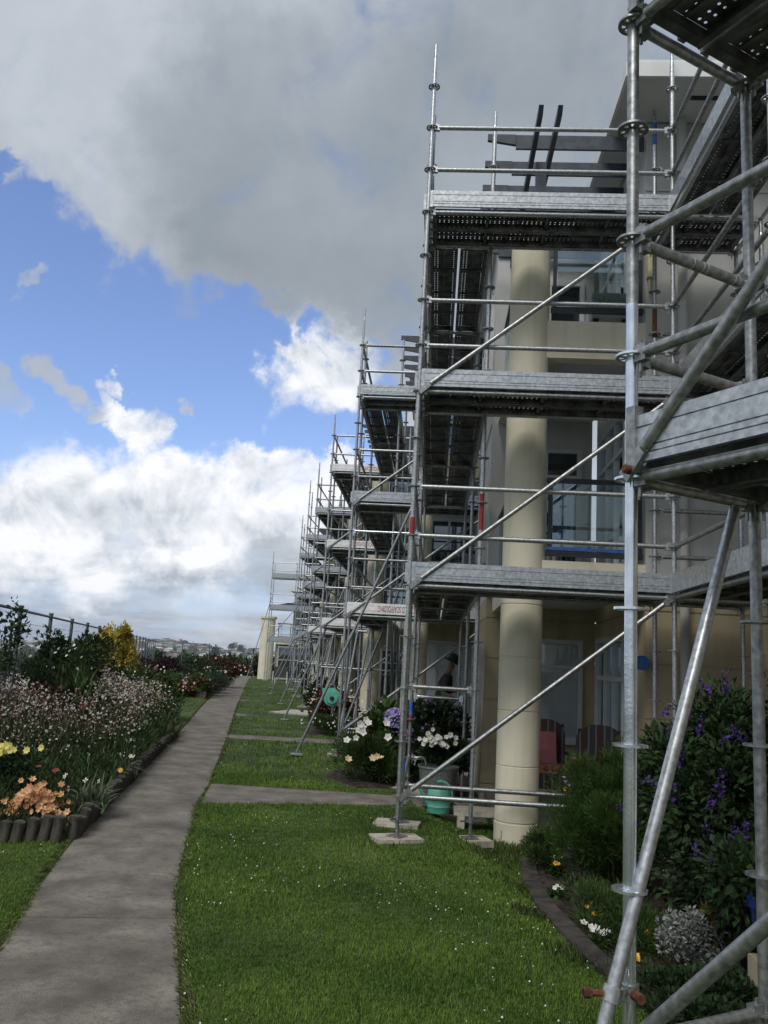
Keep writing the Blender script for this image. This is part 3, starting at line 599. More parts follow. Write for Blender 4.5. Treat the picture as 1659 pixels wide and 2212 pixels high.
# AC unit on the top balcony
t = thing('air_conditioner', 'off-white outdoor air conditioner on the top balcony behind the near scaffold pole', 'air conditioner', (1.96,9.8,5.64))
acm = mat('ac_casing', (.50,.52,.50), .5, 0, .05, 5)
MB().box(1.72,2.16,9.64,9.94,5.84,6.16).build('casing', acm, t); MB().box(1.74,1.80,9.66,9.92,5.64,5.838).build('foot', blacks, t); MB().box(2.08,2.14,9.66,9.92,5.64,5.838).build('foot', blacks, t)
MB().box(1.97,2.07,9.632,9.638,5.95,6.03).build('label_plate', blacks, t)
b = MB()
for i in range(8): b.tube((1.86,9.634,6.0),(1.86+.1*math.cos(i*.785),9.634,6.0+.1*math.sin(i*.785)),.004,4)
b.build('fan_grille', railm, t)

# ------------------------------------------------------------------ far end house
eh = thing('end_house', 'cream end house with capped round pillar and glass balcony at the path end', 'building', (-10.8,55,0))
MB().lathe([(.46,-.1),(.46,3.88),(.54,3.92),(.54,4.06),(.3,4.1)], 28, (-10.95,55.3,0)).build('pillar', cream, eh, smooth=True)
b = MB(); b.box(-10.5,-5.5,57.2,57.5,0,2.35); b.box(-10.4,-5.5,55.4,55.7,2.3,2.75); b.box(-10.45,-10.2,55.72,57.19,0,2.8); b.box(-8.9,-5.5,55.42,55.7,0,2.29); b.build('ground_floor_wall', cream, eh)
MB().box(-10.3,-5.5,55.72,57.19,2.4,2.5).build('balcony_floor', soffm, eh)
b = MB(); b.box(-9.6,-5.5,57.0,60,2.75,5.9); b.build('upper_wall', greyw, eh); b = MB(); b.box(-9.9,-5.2,56.6,60.3,5.9,6.15); b.build('roof', fasciam, eh)
MB().quadbox([(-10.9,55.5,4.72),(-8.0,55.5,4.72),(-8.0,57.8,4.72),(-10.9,57.8,4.72),(-10.9,55.5,4.8),(-8.0,55.5,5.4),(-8.0,57.8,5.4),(-10.9,57.8,4.8)]).build('canopy', slate, eh)
window(eh, (-10.2,55.38,.08), PX, NY, 2.2, 2.1, 2, (2,1.4), wglass, .07); window(eh, (-9.2,56.98,2.9), PX, NY, 1.8, 1.6, 2, (1.0,), wglass, .07)
b = MB(); b.box(-10.35,-8.0,55.43,55.47,3.62,3.68); b.box(-10.35,-8.0,55.43,55.47,2.79,2.83)
for x in (-10.3,-9.5,-8.7): b.box(x,x+.05,55.44,55.46,2.84,3.61)
rl = b.build('balcony_rail', railm, eh); MB().box(-10.24,-9.52,55.445,55.455,2.85,3.6).build('glass_panel', bglass, rl); MB().box(-9.44,-8.72,55.445,55.455,2.85,3.6).build('glass_panel', bglass, rl)

# ------------------------------------------------------------------ scaffold kit (shared meshes)
RT = .02415
_c = {}
def cached(key, fn):
    if key not in _c: _c[key] = fn()
    return _c[key]
def rosette_mb(n=28, ro=.064, ri=.048, rh=.032, th=.0095):
    b = MB(); z0, z1 = -th/2, th/2
    for (a0, a1) in ((ri, ro), (RT-.002, rh)):
        s = len(b.v)
        for i in range(n):
            t = 2*math.pi*i/n
            for r, z in ((a0,z0),(a1,z0),(a1,z1),(a0,z1)): b.v.append((r*math.cos(t), r*math.sin(t), z))
        for i in range(n):
            j = (i+1)%n
            for q in range(4): p = (q+1)%4; b.f.append((s+i*4+q, s+i*4+p, s+j*4+p, s+j*4+q)[::-1])
    for i in range(8):
        t = 2*math.pi*(i+.5)/8; u = Vector((math.cos(t), math.sin(t), 0)); v = Vector((-u.y, u.x, 0)); w = .011 if i%2 else .006
        b.obox((0,0,0), u, v, (0,0,1), (rh-.003, ri+.003), (-w, w), (z0*.9, z1*.9))
    return b
rosmesh = rosette_mb().mesh('rosette', galvd, True); rosnew = rosette_mb().mesh('rosette', galvn, True)
def std_mesh(L_, spig, m, joined=None, tip=None):
    def f():
        b = MB(); b.tube((0,0,.0),(0,0,L_),RT,14,caps=True)
        if spig: b.tube((0,0,L_),(0,0,L_+.045),RT,14,RT*.78); b.tube((0,0,L_+.045),(0,0,L_+spig),RT*.78,12)
        if joined:
            for z in joined: b.tube((0,0,z-.005),(0,0,z+.005),.06,10)
        return b.mesh('standard', m, True)
    return cached(('std',round(L_,3),spig,m.name,tuple(joined) if joined else 0), f)
def led_mesh(L_, m):
    def f():
        b = MB(); b.tube((.075,0,0),(L_-.075,0,0),RT,12)
        for s, x in ((1,0),(-1,L_)):
            b.box(min(x+s*.03,x+s*.085),max(x+s*.03,x+s*.085),-.018,.018,-.035,.035); b.box(min(x+s*.04,x+s*.052),max(x+s*.04,x+s*.052),-.005,.005,-.075,.055)
        return b.mesh('ledger', m, True)
    return cached(('led',round(L_,3),m.name), f)
def brace_mesh(L_, m):
    def f():
        b = MB(); b.tube((.11,0,0),(L_-.11,0,0),RT,12)
        for s, x in ((1,0),(-1,L_)):
            a, c = sorted((x-s*.035, x+s*.10)); b.quadbox([(a,-.006,-.03),(c,-.012 if s>0 else -.006,-.024),(c,.012,-.024),(a,.006,-.03),(a,-.006,.03),(c,-.012,.024),(c,.012,.024),(a,.006,.03)])
        return b.mesh('brace', m, True)
    return cached(('br',round(L_,3),m.name), f)
def toe_mesh(L_, m, h=.185):
    def f():
        b = MB(); prof = []
        for z, y in ((0,0),(0,-.014),(.155,-.014),(.165,-.006),(.18,-.006),(.19,-.014),(.30,-.014),(.31,-.006),(.325,-.006),(.335,-.014),(.72,-.014),(.73,-.006),(.745,-.006),(.755,-.014),(1,-.014),(1,.010),(0,.010)): prof.append((y, z*h))
        n = len(prof)
        for x in (.03, L_-.03): b.v += [(x,y,z) for y,z in prof]
        for i in range(n): j = (i+1)%n; b.f.append((i,j,n+j,n+i)[::-1])
        b.f += [tuple(range(n)), tuple(reversed(range(n,2*n)))]
        for x in (.018, L_-.05): b.box(x,x+.032,-.020,.016,-.01,h*.96)
        return b.mesh('toe_board', m)
    return cached(('toe',round(L_,3),m.name,h), f)
def plank_mesh(L_, holes=True, w=.32):
    def f():
        V, F = [], []; b = MB(); z = .03
        if holes:
            nc = int((L_-.2)/.05); px = (L_-.2)/nc; rows = [(-.115,1),(-.075,1),(-.035,0),(.0,1),(.04,1),(.08,0),(.115,1)]
            ys_ = [-.16,-.135,-.095,-.06,-.02,.02,.06,.095,.135,.16]; hol = {1,2,4,6,7}; r = .0075; hx = {1,2,4,6,7}
            for j in range(len(ys_)-1):
                if j not in hx: b.quad = None; s = len(b.v); b.v += [(0.1,ys_[j],z),(L_-.1,ys_[j],z),(L_-.1,ys_[j+1],z),(.1,ys_[j+1],z)]; b.f.append((s,s+1,s+2,s+3)); continue
                ya, yb = ys_[j], ys_[j+1]; ym = (ya+yb)/2
                for i in range(nc):
                    xa = .1+px*i; xb = xa+px; xm = (xa+xb)/2; s = len(b.v)
                    o = [(xa,ya),(xm,ya),(xb,ya),(xb,ym),(xb,yb),(xm,yb),(xa,yb),(xa,ym)]
                    q = [(xm+r*math.cos(math.radians(225+45*t)), ym+r*math.sin(math.radians(225+45*t))) for t in range(8)]
                    b.v += [(x,y_,z) for x,y_ in o]+[(x,y_,z) for x,y_ in q]
                    for t in range(8): u = (t+1)%8; b.f.append((s+t,s+u,s+8+u,s+8+t))
        else: b.box(.1,L_-.1,-.16,.16,z-.003,z)
        for y0, y1 in ((-.16,-.152),(.152,.16)): b.box(.05,L_-.05,y0,y1,-.035,z-.0)
        for y0, y1 in ((-.152,-.128),(.128,.152)): b.box(.06,L_-.06,y0,y1,-.035,-.030)
        for yc in (-.0775, .0): b.box(.11,L_-.11,yc-.006,yc+.006,z-.022,z-.004)
        for i in range(1,4): xc = L_*i/4; b.box(xc-.015,xc+.015,-.151,.151,-.02,z-.024)
        for x in (.05,L_-.1): b.box(x,x+.05,-.15,.15,-.03,z-.001)
        for x in (.0,L_-.05):
            for yc in (-.10,.10): b.box(x,x+.05,yc-.02,yc+.02,.012,.036)
        return b.mesh('plank', plankm)
    return cached(('pl',round(L_,3),holes,w), f)
basem = cached('base', lambda: MB().box(-.075,.075,-.075,.075,0,.008).tube((0,0,.008),(0,0,.30),.0175,12).tube((0,0,.15),(0,0,.18),.04,8).box(-.11,.11,-.01,.01,.158,.172).mesh('base_jack', galvd, True))
def alongX(p, q): return (Vector(q)-Vector(p)).to_track_quat('X', 'Z')
class Scaf:
    def __init__(s, name, label, loc, rz=0, far=False, group='scaffold towers along the building front', mid=False):
        s.root = thing(name, label, 'scaffold', loc, rz, group); s.far = far; s.mid = mid; s.loc = Vector(loc); s.rz = rz; s.rng = random.Random(hash(label) % 9999 if False else int(abs(loc[0])*100+abs(loc[1])*10))
    def standard(s, x, y, top, m=None, spig=.22, z0=None, base=True, new=None, paint=None, pad=True):
        m = m or s.rng.choice([galv, galvd, galvd]); W = s.loc+Matrix.Rotation(s.rz,3,'Z')@Vector((x,y,0)); g = float(gz(W.x,W.y)); z0 = g+.22 if z0 is None else z0
        zs = [.40+.5*i for i in range(20) if z0 < .40+.5*i < top-.05]
        L_ = top-z0
        o = place('standard', std_mesh(L_, spig, m, [z-z0 for z in zs] if s.far else None), s.root, (x,y,z0), rot=(0,0,s.rng.random()*6.28 if s.far else 0))
        if not s.far:
            for z in zs: place('rosette', rosmesh if m is not galvn else rosnew, o, (0,0,z-z0))
        if paint:
            for (za, zb_, pm) in paint: place('paint_mark', MB().tube((0,0,za-z0),(0,0,zb_-z0),RT+.0012,14,caps=False).mesh('paint_mark', pm, True), o)
        if base:
            place('base_jack', basem, s.root, (x,y,g+.036), rot=(0,0,s.rng.random()))
            if pad: MBp = MB(); kk = 1.35 if abs(s.loc.y-8.3) < .1 else 1.0; MBp.box(-.17*kk,.17*kk,-.11*kk,.11*kk,-.03,.034); place('sole_board', MBp.mesh('sole_board', timber), s.root, (x+s.rng.uniform(-.03,.03),y,g), rot=(0,0,s.rng.uniform(-.6,.6)))
        return o
    def ledger(s, p, q, m=None, name='ledger', label=None):
        L_ = (Vector(q)-Vector(p)).length; return place(name, led_mesh(L_, m or s.rng.choice([galv,galvd,galv])), s.root, p, rot=alongX(p,q), label=label)
    def brace(s, p, q, m=None, name='brace'):
        L_ = (Vector(q)-Vector(p)).length; return place(name, brace_mesh(L_, m or galv), s.root, p, rot=alongX(p,q))
    def toe(s, p, q, m=None, h=.185, label=None):
        L_ = (Vector(q)-Vector(p)).length; return place('toe_board', toe_mesh(L_, m or toem, h), s.root, p, rot=alongX(p,q), label=label)
    def deck(s, p, q, n, side, m=None, w=.73):
        """planks from p to q, laid side by side towards `side` across width w"""
        p = Vector(p); q = Vector(q); sd_ = Vector(side); L_ = (q-p).length; gap = (w-n*.32)/(n+1)
        for i in range(n):
            off = sd_*(gap+.16+(.32+gap)*i); place('plank', plank_mesh(L_, not s.far), s.root, p+off+Vector((0,0,.03+s.rng.uniform(0,.003))), rot=alongX(p,q))
LV = (2.4, 4.4, 6.4)
def text_mesh(txt, w, m):
    cu = bpy.data.curves.new('lettering', 'FONT'); cu.body = txt; cu.align_x = 'CENTER'; cu.align_y = 'CENTER'; cu.extrude = .0008
    o = bpy.data.objects.new('lettering', cu); C.objects.link(o); bpy.context.view_layer.update()
    me = bpy.data.meshes.new_from_object(o.evaluated_get(bpy.context.evaluated_depsgraph_get())); bpy.data.objects.remove(o)
    xs_ = [v.co.x for v in me.vertices]; s = w/(max(xs_)-min(xs_)); hs = .105/((max(v.co.y for v in me.vertices)-min(v.co.y for v in me.vertices)))
    for v in me.vertices: v.co = Vector((v.co.x*s, v.co.z, v.co.y*hs))
    me.materials.clear(); me.materials.append(m); return me
signtxt = text_mesh('STRONGHOLD SCAFFOLDING', .84, redp)
def tower(i, label, tops, white=(), raker=None):
    ax, ay = -.27-1.3*i, 8.3+6.5*i; far = i >= 3
    s = Scaf('scaffold_tower', label, (ax,ay,0), far=far, mid=i>0); D1, B = .73, 2.57
    tA, tR = tops
    red = [(.9 if i else 3.0, 1.3 if i else 3.42, redp)] if i in (0,1) else None
    s.standard(0,0,tA,galv if i else galv,paint=[(2.9,3.08,redp)] if i == 0 else None); s.standard(B,0,tR,galv); s.standard(0,D1,tA-.35,galvd,paint=[(.52,.66,bluep)] if i == 0 else None)
    s.standard(.72,D1,tA-.3,galv,paint=[(3.1,3.5,redp)] if i == 0 else None); s.standard(B,D1,tR-.25,galv,paint=[(7.72,8.0,bluep),(5.35,5.7,rust)] if i == 0 else None)
    bays = [(D1,2.57),(D1+2.57,3.07)]
    for y0, l in bays:
        for x in (0,.72): s.standard(x,y0+l,tA-.4-.12*s.rng.random(),pad=True,paint=[(.95,1.12,bluep),(.86,.95,redp)] if i == 0 and x == 0 and y0 == D1 else None)
    # cross row
    for z in (.4,)+LV:
        s.ledger((0,0,z),(B,0,z)); s.ledger((0,D1,z),(B,D1,z)); s.ledger((0,0,z),(0,D1,z)); s.ledger((B,0,z),(B,D1,z))
        for y0, l in bays:
            s.ledger((0,y0,z),(0,y0+l,z)); s.ledger((0,y0+l,z),(.72,y0+l,z))
            if z > 1: s.ledger((.72,y0,z),(.72,y0+l,z))
    for z in (2.4,4.4,6.4):
        for dz in (.5,1.0):
            s.ledger((0,0,z+dz),(B,0,z+dz)); s.ledger((0,0,z+dz),(0,D1,z+dz))
            for y0, l in bays: s.ledger((0,y0,z+dz),(0,y0+l,z+dz),galvd)
        wm = whitep if z in white else None
        lb = 'white toe board with red lettering' if wm else None
        tb = s.toe((0,-.035,z+.045),(B,-.035,z+.045),wm,label=lb)
        if wm:
            rot = (0,0,0); up_ = (i == 2 and z < 6)
            place('lettering', signtxt, tb, (.98 if not (i==2) else 1.05,-.0155,.095), rot=(0,0 if up_ else math.pi,0))
        s.toe((-.035,y0:=D1*0+.0,z+.045),(-.035,D1,z+.045))
        for y0, l in bays: s.toe((-.035,y0,z+.045),(-.035,y0+l,z+.045))
        s.deck((0,0,z),(B,0,z),2,(0,1,0))
        for y0, l in bays: s.deck((0,y0+.02,z),(0,y0+l,z),2,(1,0,0),w=.72)
    # face braces
    for za in (.4,2.4,4.4) if i in (0,) else (.4,2.4,4.4): s.brace((.03,-.055,za),(B-.03,-.055,za+2),galvd)
    for k_, (y0, l) in enumerate(bays):
        if i > 0: s.brace((-.05,y0,.4),(-.05,y0+l,2.4),galvd); s.brace((.77,y0+l,.4),(.77,y0,2.4),galvd)
    if i >= 2:
        for y_ in (0, D1): s.standard(1.285,y_,tA-.6,galvd)
        for z in (1.4,): s.ledger((0,0,z),(B,0,z),galvd); s.ledger((0,D1,z),(0,D1+2.57,z),galvd)
        s.brace((.72,3.3,.4),(.72,.73,2.4),galvd); s.brace((.72,3.3,2.4),(.72,.73,4.4),galvd)
    if i == 1: s.ledger((0,-.0,3.9),(B,0,3.9),galvn)
    if raker:
        fx, fy, tx, tz = raker; p = (fx-ax,fy-ay,.08); q = (tx-ax,fy-ay,tz); L_ = (Vector(q)-Vector(p)).length
        o = place('raker', MB().tube((0,0,0),(L_,0,0),RT,12).tube((L_*.42,0,0),(L_*.42+.1,0,0),RT*1.4,10).mesh('raker', galvd, True), s.root, p, rot=alongX(p,q))
        place('foot_plate', MB().box(-.1,.1,-.08,.08,0,.02).mesh('foot_plate', galv), s.root, (p[0],p[1],.035))
        mq = Vector(p).lerp(Vector(q), .45); place('raker_tie', led_mesh(max(.3,-mq.x), galvd), s.root, (mq.x,p[1],mq.z), rot=(0,0,0))
        fx2, fy2, tx2 = fx+.35, fy+3.3, tx+.1; p = (fx2-ax,fy2-ay,.08); q = (tx2-ax,fy2-ay,tz); L_ = (Vector(q)-Vector(p)).length
        place('raker', MB().tube((0,0,0),(L_,0,0),RT,10).mesh('raker', galvd, True), s.root, p, rot=alongX(p,q)); place('foot_plate', MB().box(-.1,.1,-.08,.08,0,.02).mesh('foot_plate', galv), s.root, (p[0],p[1],.035))
    return s
T = tower(0, 'galvanised scaffold tower with an extra return bay beside the near round column', (8.2,8.2))
# return bay towards the viewer along the near wall
B = 2.57; X3 = 3.47
for (x,y,tp) in ((X3,.73,6.6),(X3,0,6.2),(B,-2.57,8.0),(X3,-2.57,8.0)): T.standard(x,y,tp,galv)
for z in LV+(.4,):
    T.ledger((B,0,z),(B,-2.57,z)); T.ledger((X3,.73,z),(X3,-2.57,z)); T.ledger((B,-2.57,z),(X3,-2.57,z)); T.ledger((B,.73,z),(X3,.73,z)); T.ledger((B,0,z),(X3,0,z))
    if z > 1:
        for dz in (.5,1.0): T.ledger((B,0,z+dz),(B,-2.57,z+dz),galvd); T.ledger((B,.73,z+dz),(X3,.73,z+dz),galvd)
        T.toe((B-.035,-2.57,z+.045),(B-.035,0,z+.045)); T.deck((B,-2.57,z),(B,-.02,z),2,(1,0,0),w=.72); T.deck((B,0,z),(X3,0,z),2,(0,1,0))
T.ledger((.72,.73,1.4),(0,.73,1.4)); T.ledger((0,.73+2.57,1.2),(.72,.73+2.57,1.2),galvn)
tower(1, 'second scaffold tower, white lettered toe board on its lowest deck only, long raking brace', (7.9,7.8), (2.4,), (-2.19,14.3,-.36,4.6))
tower(2, 'third scaffold tower with white lettered toe boards on all three decks', (7.75,7.7), (2.4,4.4,6.4), (-3.68,21.6,-1.9,4.6))
tower(3, 'fourth scaffold tower, between the one with three white boards and the thicket of far poles', (7.95,7.8), (2.4,), (-5.0,28.3,-3.3,4.6))
tower(4, 'fifth scaffold tower, thin poles rising highest beyond the fourth', (8.7,8.2), (), (-6.6,35,-4.7,4.6))
tower(5, 'sixth scaffold tower, last of the close row before the end house', (8.3,8.0), (), (-7.9,41.5,-6.0,4.6))
# scaffold at the end house
s = Scaf('scaffold_tower', 'small separate scaffold in front of the end house balcony', (-10.5,53,0), far=True)
for x, y, tp in ((0,0,7.9),(1.57,0,7.2),(3.14,0,7.2),(0,.73,7.2),(1.57,.73,6.8)): s.standard(x,y,tp,galv)
for z in (2.4,4.4,6.4):
    for x0 in (0,1.57):
        for dz in (0,.5,1): s.ledger((x0,0,z+dz),(x0+1.57,0,z+dz))
        s.toe((x0,-.035,z+.045),(x0+1.57,-.035,z+.045),h=.3); s.deck((x0,0,z),(x0+1.57,0,z),2,(0,1,0))
s.brace((0,-.05,.4),(3.14,-.05,4.4)); s.brace((.0,-.05,2.4),(3.14,-.05,6.4)); s.brace((-1.1,-.05,.05),(.1,-.05,5.2))

# near scaffold, turned along the bay of the building
ns = Scaf('near_scaffold', 'nearest scaffold at the right with a bright new pole and perforated deck overhead', (.735,3.235,0), rz=math.atan2(-.84,.54), group=None)
ns.rng.seed(3)
B2 = 2.07; W2 = .722
ns.standard(0,0,3.12,galvn,spig=0,pad=True)
o = ns.standard(0,0,6.6,galvd,spig=.2,z0=3.12,base=False)
ns.standard(0,W2,6.6,galvd); ns.standard(B2,0,6.6,galv); ns.standard(B2,W2,6.6,galv)
for z in (.4,2.4,4.4):
    ns.ledger((0,0,z),(B2,0,z),galvd); ns.ledger((0,W2,z),(B2,W2,z),galvd); ns.ledger((0,0,z),(0,W2,z),galvd); ns.ledger((B2,0,z),(B2,W2,z),galvd)
for z in (2.4,4.4):
    for dz in (.5,1.0): ns.ledger((0,0,z+dz),(B2,0,z+dz),galvd); ns.ledger((0,0,z+dz),(0,W2,z+dz),galvd)
    ns.toe((0,-.035,z+.045),(B2,-.035,z+.045)); ns.deck((0,0,z),(B2,0,z),2,(0,1,0),w=W2)
    place('toe_board_post', MB().box(.03,.075,-.06,-.015,z+.01,z+.27).mesh('toe_board_post', galvd), ns.root)
ns.brace((.04,-.055,2.42),(B2,-.055,4.4),galvd); ns.brace((.05,-.055,.42),(B2,-.055,2.4),galvd)
place('bolt', MB().tube((.05,-.085,2.42),(.05,-.05,2.42),.018,10).tube((.05,-.09,2.42),(.05,-.085,2.42),.010,8).mesh('bolt', rust, True), ns.root)
wr = MB(); lg = [o_ for o_ in ns.root.children if o_.name.startswith('ledger')]
for yv in (.34,.40,.425,.60,.63): place('paint_mark', MB().tube((0,yv,3.4),(0,yv+.004,3.4),RT+.0012,14,caps=False).mesh('paint_mark', whitep), ns.root)
place('paint_mark', MB().tube((1.02,0,2.9),(1.30,0,2.9),RT+.0010,14,caps=False).mesh('paint_mark', whitep), ns.root)
# raking tube clamped to the near pole
Rm = Matrix.Rotation(-ns.rz,3,'Z'); e0 = Vector((.52,3.05,0.02)); e1 = Vector((1.22,3.50,2.36)); cp = Vector((.655,3.14,.585)); e0 = e1+(cp-e1)*((2.36-.03)/(2.36-.585))
p = Rm@(e0-ns.loc); q = Rm@(e1-ns.loc); L_ = (q-p).length
place('raker', MB().tube((0,0,0),(L_,0,0),RT,14).mesh('raker', galv, True), ns.root, p, rot=alongX(p,q))
cl = MB(); c1 = Rm@(cp-ns.loc); c2 = Vector((0,0,.565)); d = (q-p).normalized()
cl.tube(c1-d*.025, c1+d*.025, .034, 12); cl.tube(c2-Vector((0,0,.025)), c2+Vector((0,0,.025)), .034, 12); cl.tube(c1, c2, .016, 8)
cpl = place('coupler', cl.mesh('coupler', galv, True), ns.root)
lv = Rm@Vector((-1,-.25,.05)); place('coupler_bolt', MB().tube(c1+lv*.02, c1+lv*.10, .012, 8).tube(c1+lv*.075, c1+lv*.10, .018, 6).mesh('coupler_bolt', rust), cpl)
lv = Rm@Vector((.35,-.95,.0)); place('coupler_bolt', MB().tube(c2+lv*.02, c2+lv*.075, .018, 8).mesh('coupler_bolt', rust), cpl)

# ------------------------------------------------------------------ patios under the balconies
patm = mat('patio_concrete', (.16,.15,.13), .95, 0, .2, 3, bump=.3)
for k in range(4):
    dx, dy = STEP[0]*k, STEP[1]*k; MB().box(.78+dx,(3.74 if k == 0 else 2.2+dx),9.1+dy+.15,12.19+dy,-.2,-.02).build('patio', patm, kind='structure')

# ------------------------------------------------------------------ plants
gG = leafm('leaf_mid_green', (.058,.102,.026)); gD = leafm('leaf_dark_green', (.030,.056,.020)); gF = leafm('leaf_fennel', (.075,.140,.032), .35, .3)
gY = leafm('leaf_golden', (.46,.37,.07), .35, .2); gS = leafm('leaf_silver', (.27,.29,.27), .25, .1); gR = leafm('leaf_red_brown', (.075,.035,.022), .5); gP = leafm('leaf_purple', (.030,.016,.022), .4)
gO = leafm('leaf_olive', (.085,.095,.032), .4); gB = leafm('leaf_blue_grey', (.065,.085,.07), .3)
fW = mat('petal_white', (.60,.59,.56), .6, 0, .05, 5); fPk = mat('petal_pale_pink', (.54,.42,.38), .6, 0, .15, 8, island=.3); fOr = mat('petal_peach', (.66,.33,.15), .6, 0, .15, 12, col2=(.80,.48,.26), island=.25, trans=.2)
fY = mat('petal_yellow', (.78,.70,.20), .6, 0, .1, 8, trans=.2); fYo = mat('petal_golden', (.80,.42,.02), .6, 0, .1, 8); fRed = mat('petal_red', (.20,.018,.025), .6, 0, .2, 8, island=.3); fPu = mat('petal_purple', (.055,.02,.17), .6, 0, .3, 8, island=.4)
fLi = mat('petal_lilac', (.42,.36,.72), .6, 0, .15, 8, island=.3); fMg = mat('petal_magenta', (.58,.08,.42), .6, 0, .1, 8); fVi = mat('petal_violet', (.28,.16,.48), .6, 0, .2, 8, island=.3)
# the big drift of white and pink flowers in the near left bed
rg = np.random.default_rng(77)
def bedpts(n, poly, inset=.0):
    P = np.array(poly); lo, hi = P.min(0), P.max(0); out = []
    while sum(map(len,out)) < n:
        q = lo+(hi-lo)*rg.random((n*2,2)); q = q[inpoly(q, poly)]; q = q[visible(q, .5, 1.15)]; out.append(q)
    return np.concatenate(out)[:n]
poly = BEDS['left_near']
def gh(P):
    x, y = P[:,0], P[:,1]; e = np.clip((fL(np.clip(y,7.3,20))-x)/.9, 0, 1)
    return (.34+.70*np.clip((y-7.9)/2.6,0,1)**.8)*(.42+.58*e**.7)*(.9+.12*np.sin(x*3+y*1.7)+.08*np.sin(x*7.3-y*2.9))
t = thing('flower_drift', 'dense drift of thin-stemmed small white and pink flowers filling the near left bed', 'flowers', (-4.5,11,0)); org = np.array((-4.5,11,0.))
n = 62000; P = bedpts(n, poly); h = gh(P); zf = rg.random(n)**1.0*h*.80
X = unit(rg,n)*.6+np.array([0,0,.75]); V, F = scat(*NARROW, np.stack([P[:,0],P[:,1],zf],1), X, unit(rg,n), .10*(.6+.8*rg.random(n))*(.8+.03*P[:,1]))
mi = None
place('foliage', npmesh('foliage', V-org, F, leafm('leaf_drift', (.050,.085,.028), .5)), t, kind='stuff')
n = 16000; P = bedpts(n, poly); h = gh(P); zf = h*(.35+.6*rg.random(n)); ok = h > .70
V, F = scat(*NARROW, np.stack([P[:,0],P[:,1],zf],1)[ok], (unit(rg,n)*.5+np.array([0,0,.8]))[ok], unit(rg,n)[ok], .12*(.6+.8*rg.random(n))[ok]*np.ones(ok.sum()))
place('reddish_stems', npmesh('reddish_stems', V-org, F, leafm('leaf_reddish', (.115,.088,.052), .4)), t, kind='stuff')
for nm, n, m_, sz in (('white_flowers', 4200, fW, .016), ('pink_buds', 9000, fPk, .0125)):
    P = bedpts(n*3, poly); h = gh(P); dens = np.clip((h-.50)/.4, .05 if m_ is fW else 0.0, 1); P = P[rg.random(len(P)) < dens][:n]; h = gh(P); n = len(P)
    zf = h*(.62+.48*rg.random(n)**.7)
    blossoms(nm, t, rg, np.stack([P[:,0],P[:,1],zf],1), sz*(1+.035*(P[:,1]-8)), m_, P4 if m_ is fW else petals(3,.4,.5), org, kind='stuff', face=(.1,-.8,.5), jit=.8)
# low bed-edge clumps with strap leaves along the path
def strap(name, label, cat, x, y, n, L_, m, seed, spread=.25, wid=1.0, z0=None, fl=(), group=None, up=.9):
    rng = np.random.default_rng(seed); g = float(gz(x,y)) if z0 is None else z0; t = thing(name, label, cat, (x,y,g), 0, group)
    a = rng.random(n)*6.283; ln = L_*(.55+.6*rng.random(n)); out = rng.random(n)*.9+.12
    V = []; F = []; seg = 5
    for i in range(n):
        d = Vector((math.cos(a[i]), math.sin(a[i]), 0)); s_ = Vector((-d.y, d.x, 0)); w0 = .009*wid*(ln[i]/.4)**.5; b0 = len(V); p0 = Vector((rng.normal()*spread*.25, rng.normal()*spread*.25, 0))
        for k in range(seg+1):
            u = k/seg; c = p0+d*(ln[i]*out[i]*u*(.55+.45*u))+Vector((0,0,ln[i]*(up*u-.75*out[i]*u*u))); w2 = w0*(1-u**2*.95); V += [tuple(c-s_*w2), tuple(c+s_*w2)]
        for k in range(seg): F.append((b0+2*k,b0+2*k+1,b0+2*k+3,b0+2*k+2))
    place('leaves', npmesh('leaves', np.array(V), np.array(F), m), t, kind='stuff')
    for fn, cnt, fs, fm, tm, hh in fl:
        Pp = np.stack([rng.normal(size=cnt)*spread*.8, rng.normal(size=cnt)*spread*.8, hh*(.8+.3*rng.random(cnt))],1); blossoms(fn, t, rng, Pp, np.full(cnt, fs), fm, tm)
    return t
strap('edge_clump', 'grey-green strap-leaved clump with one yellow flower at the corner of the log edging', 'plant', -3.22,8.25,150,.42,leafm('leaf_greygreen', (.12,.15,.09), .3),1,.28,1.3,.08,(('flower',1,.035,fYo,P8,.36),('spent_flower',3,.028,fW,P4,.34)))
strap('edge_clump', 'grassy clump arching over the path edge halfway along the near left bed', 'plant', -3.75,10.4,140,.42,leafm('leaf_greygreen', (0,0,0)),2,.3,1.2,.08,(('flower',5,.03,fW,P5,.3),))
strap('edge_clump', 'grassy clump at the path edge near the far end of the near left bed', 'plant', -4.35,13.2,150,.45,leafm('leaf_greygreen', (0,0,0)),3,.35,1.3,.05)
strap('edge_clump', 'low straw-coloured clump at the far corner of the near left bed', 'plant', -4.75,15.3,150,.5,gO,4,.4,1.6,.05)
strap('strap_leaf_clump', 'tall arching green strap-leaf clump behind the white flower drift', 'plant', -5.35,12.7,240,.95,gG,5,.5,1.5,.62,up=.9)
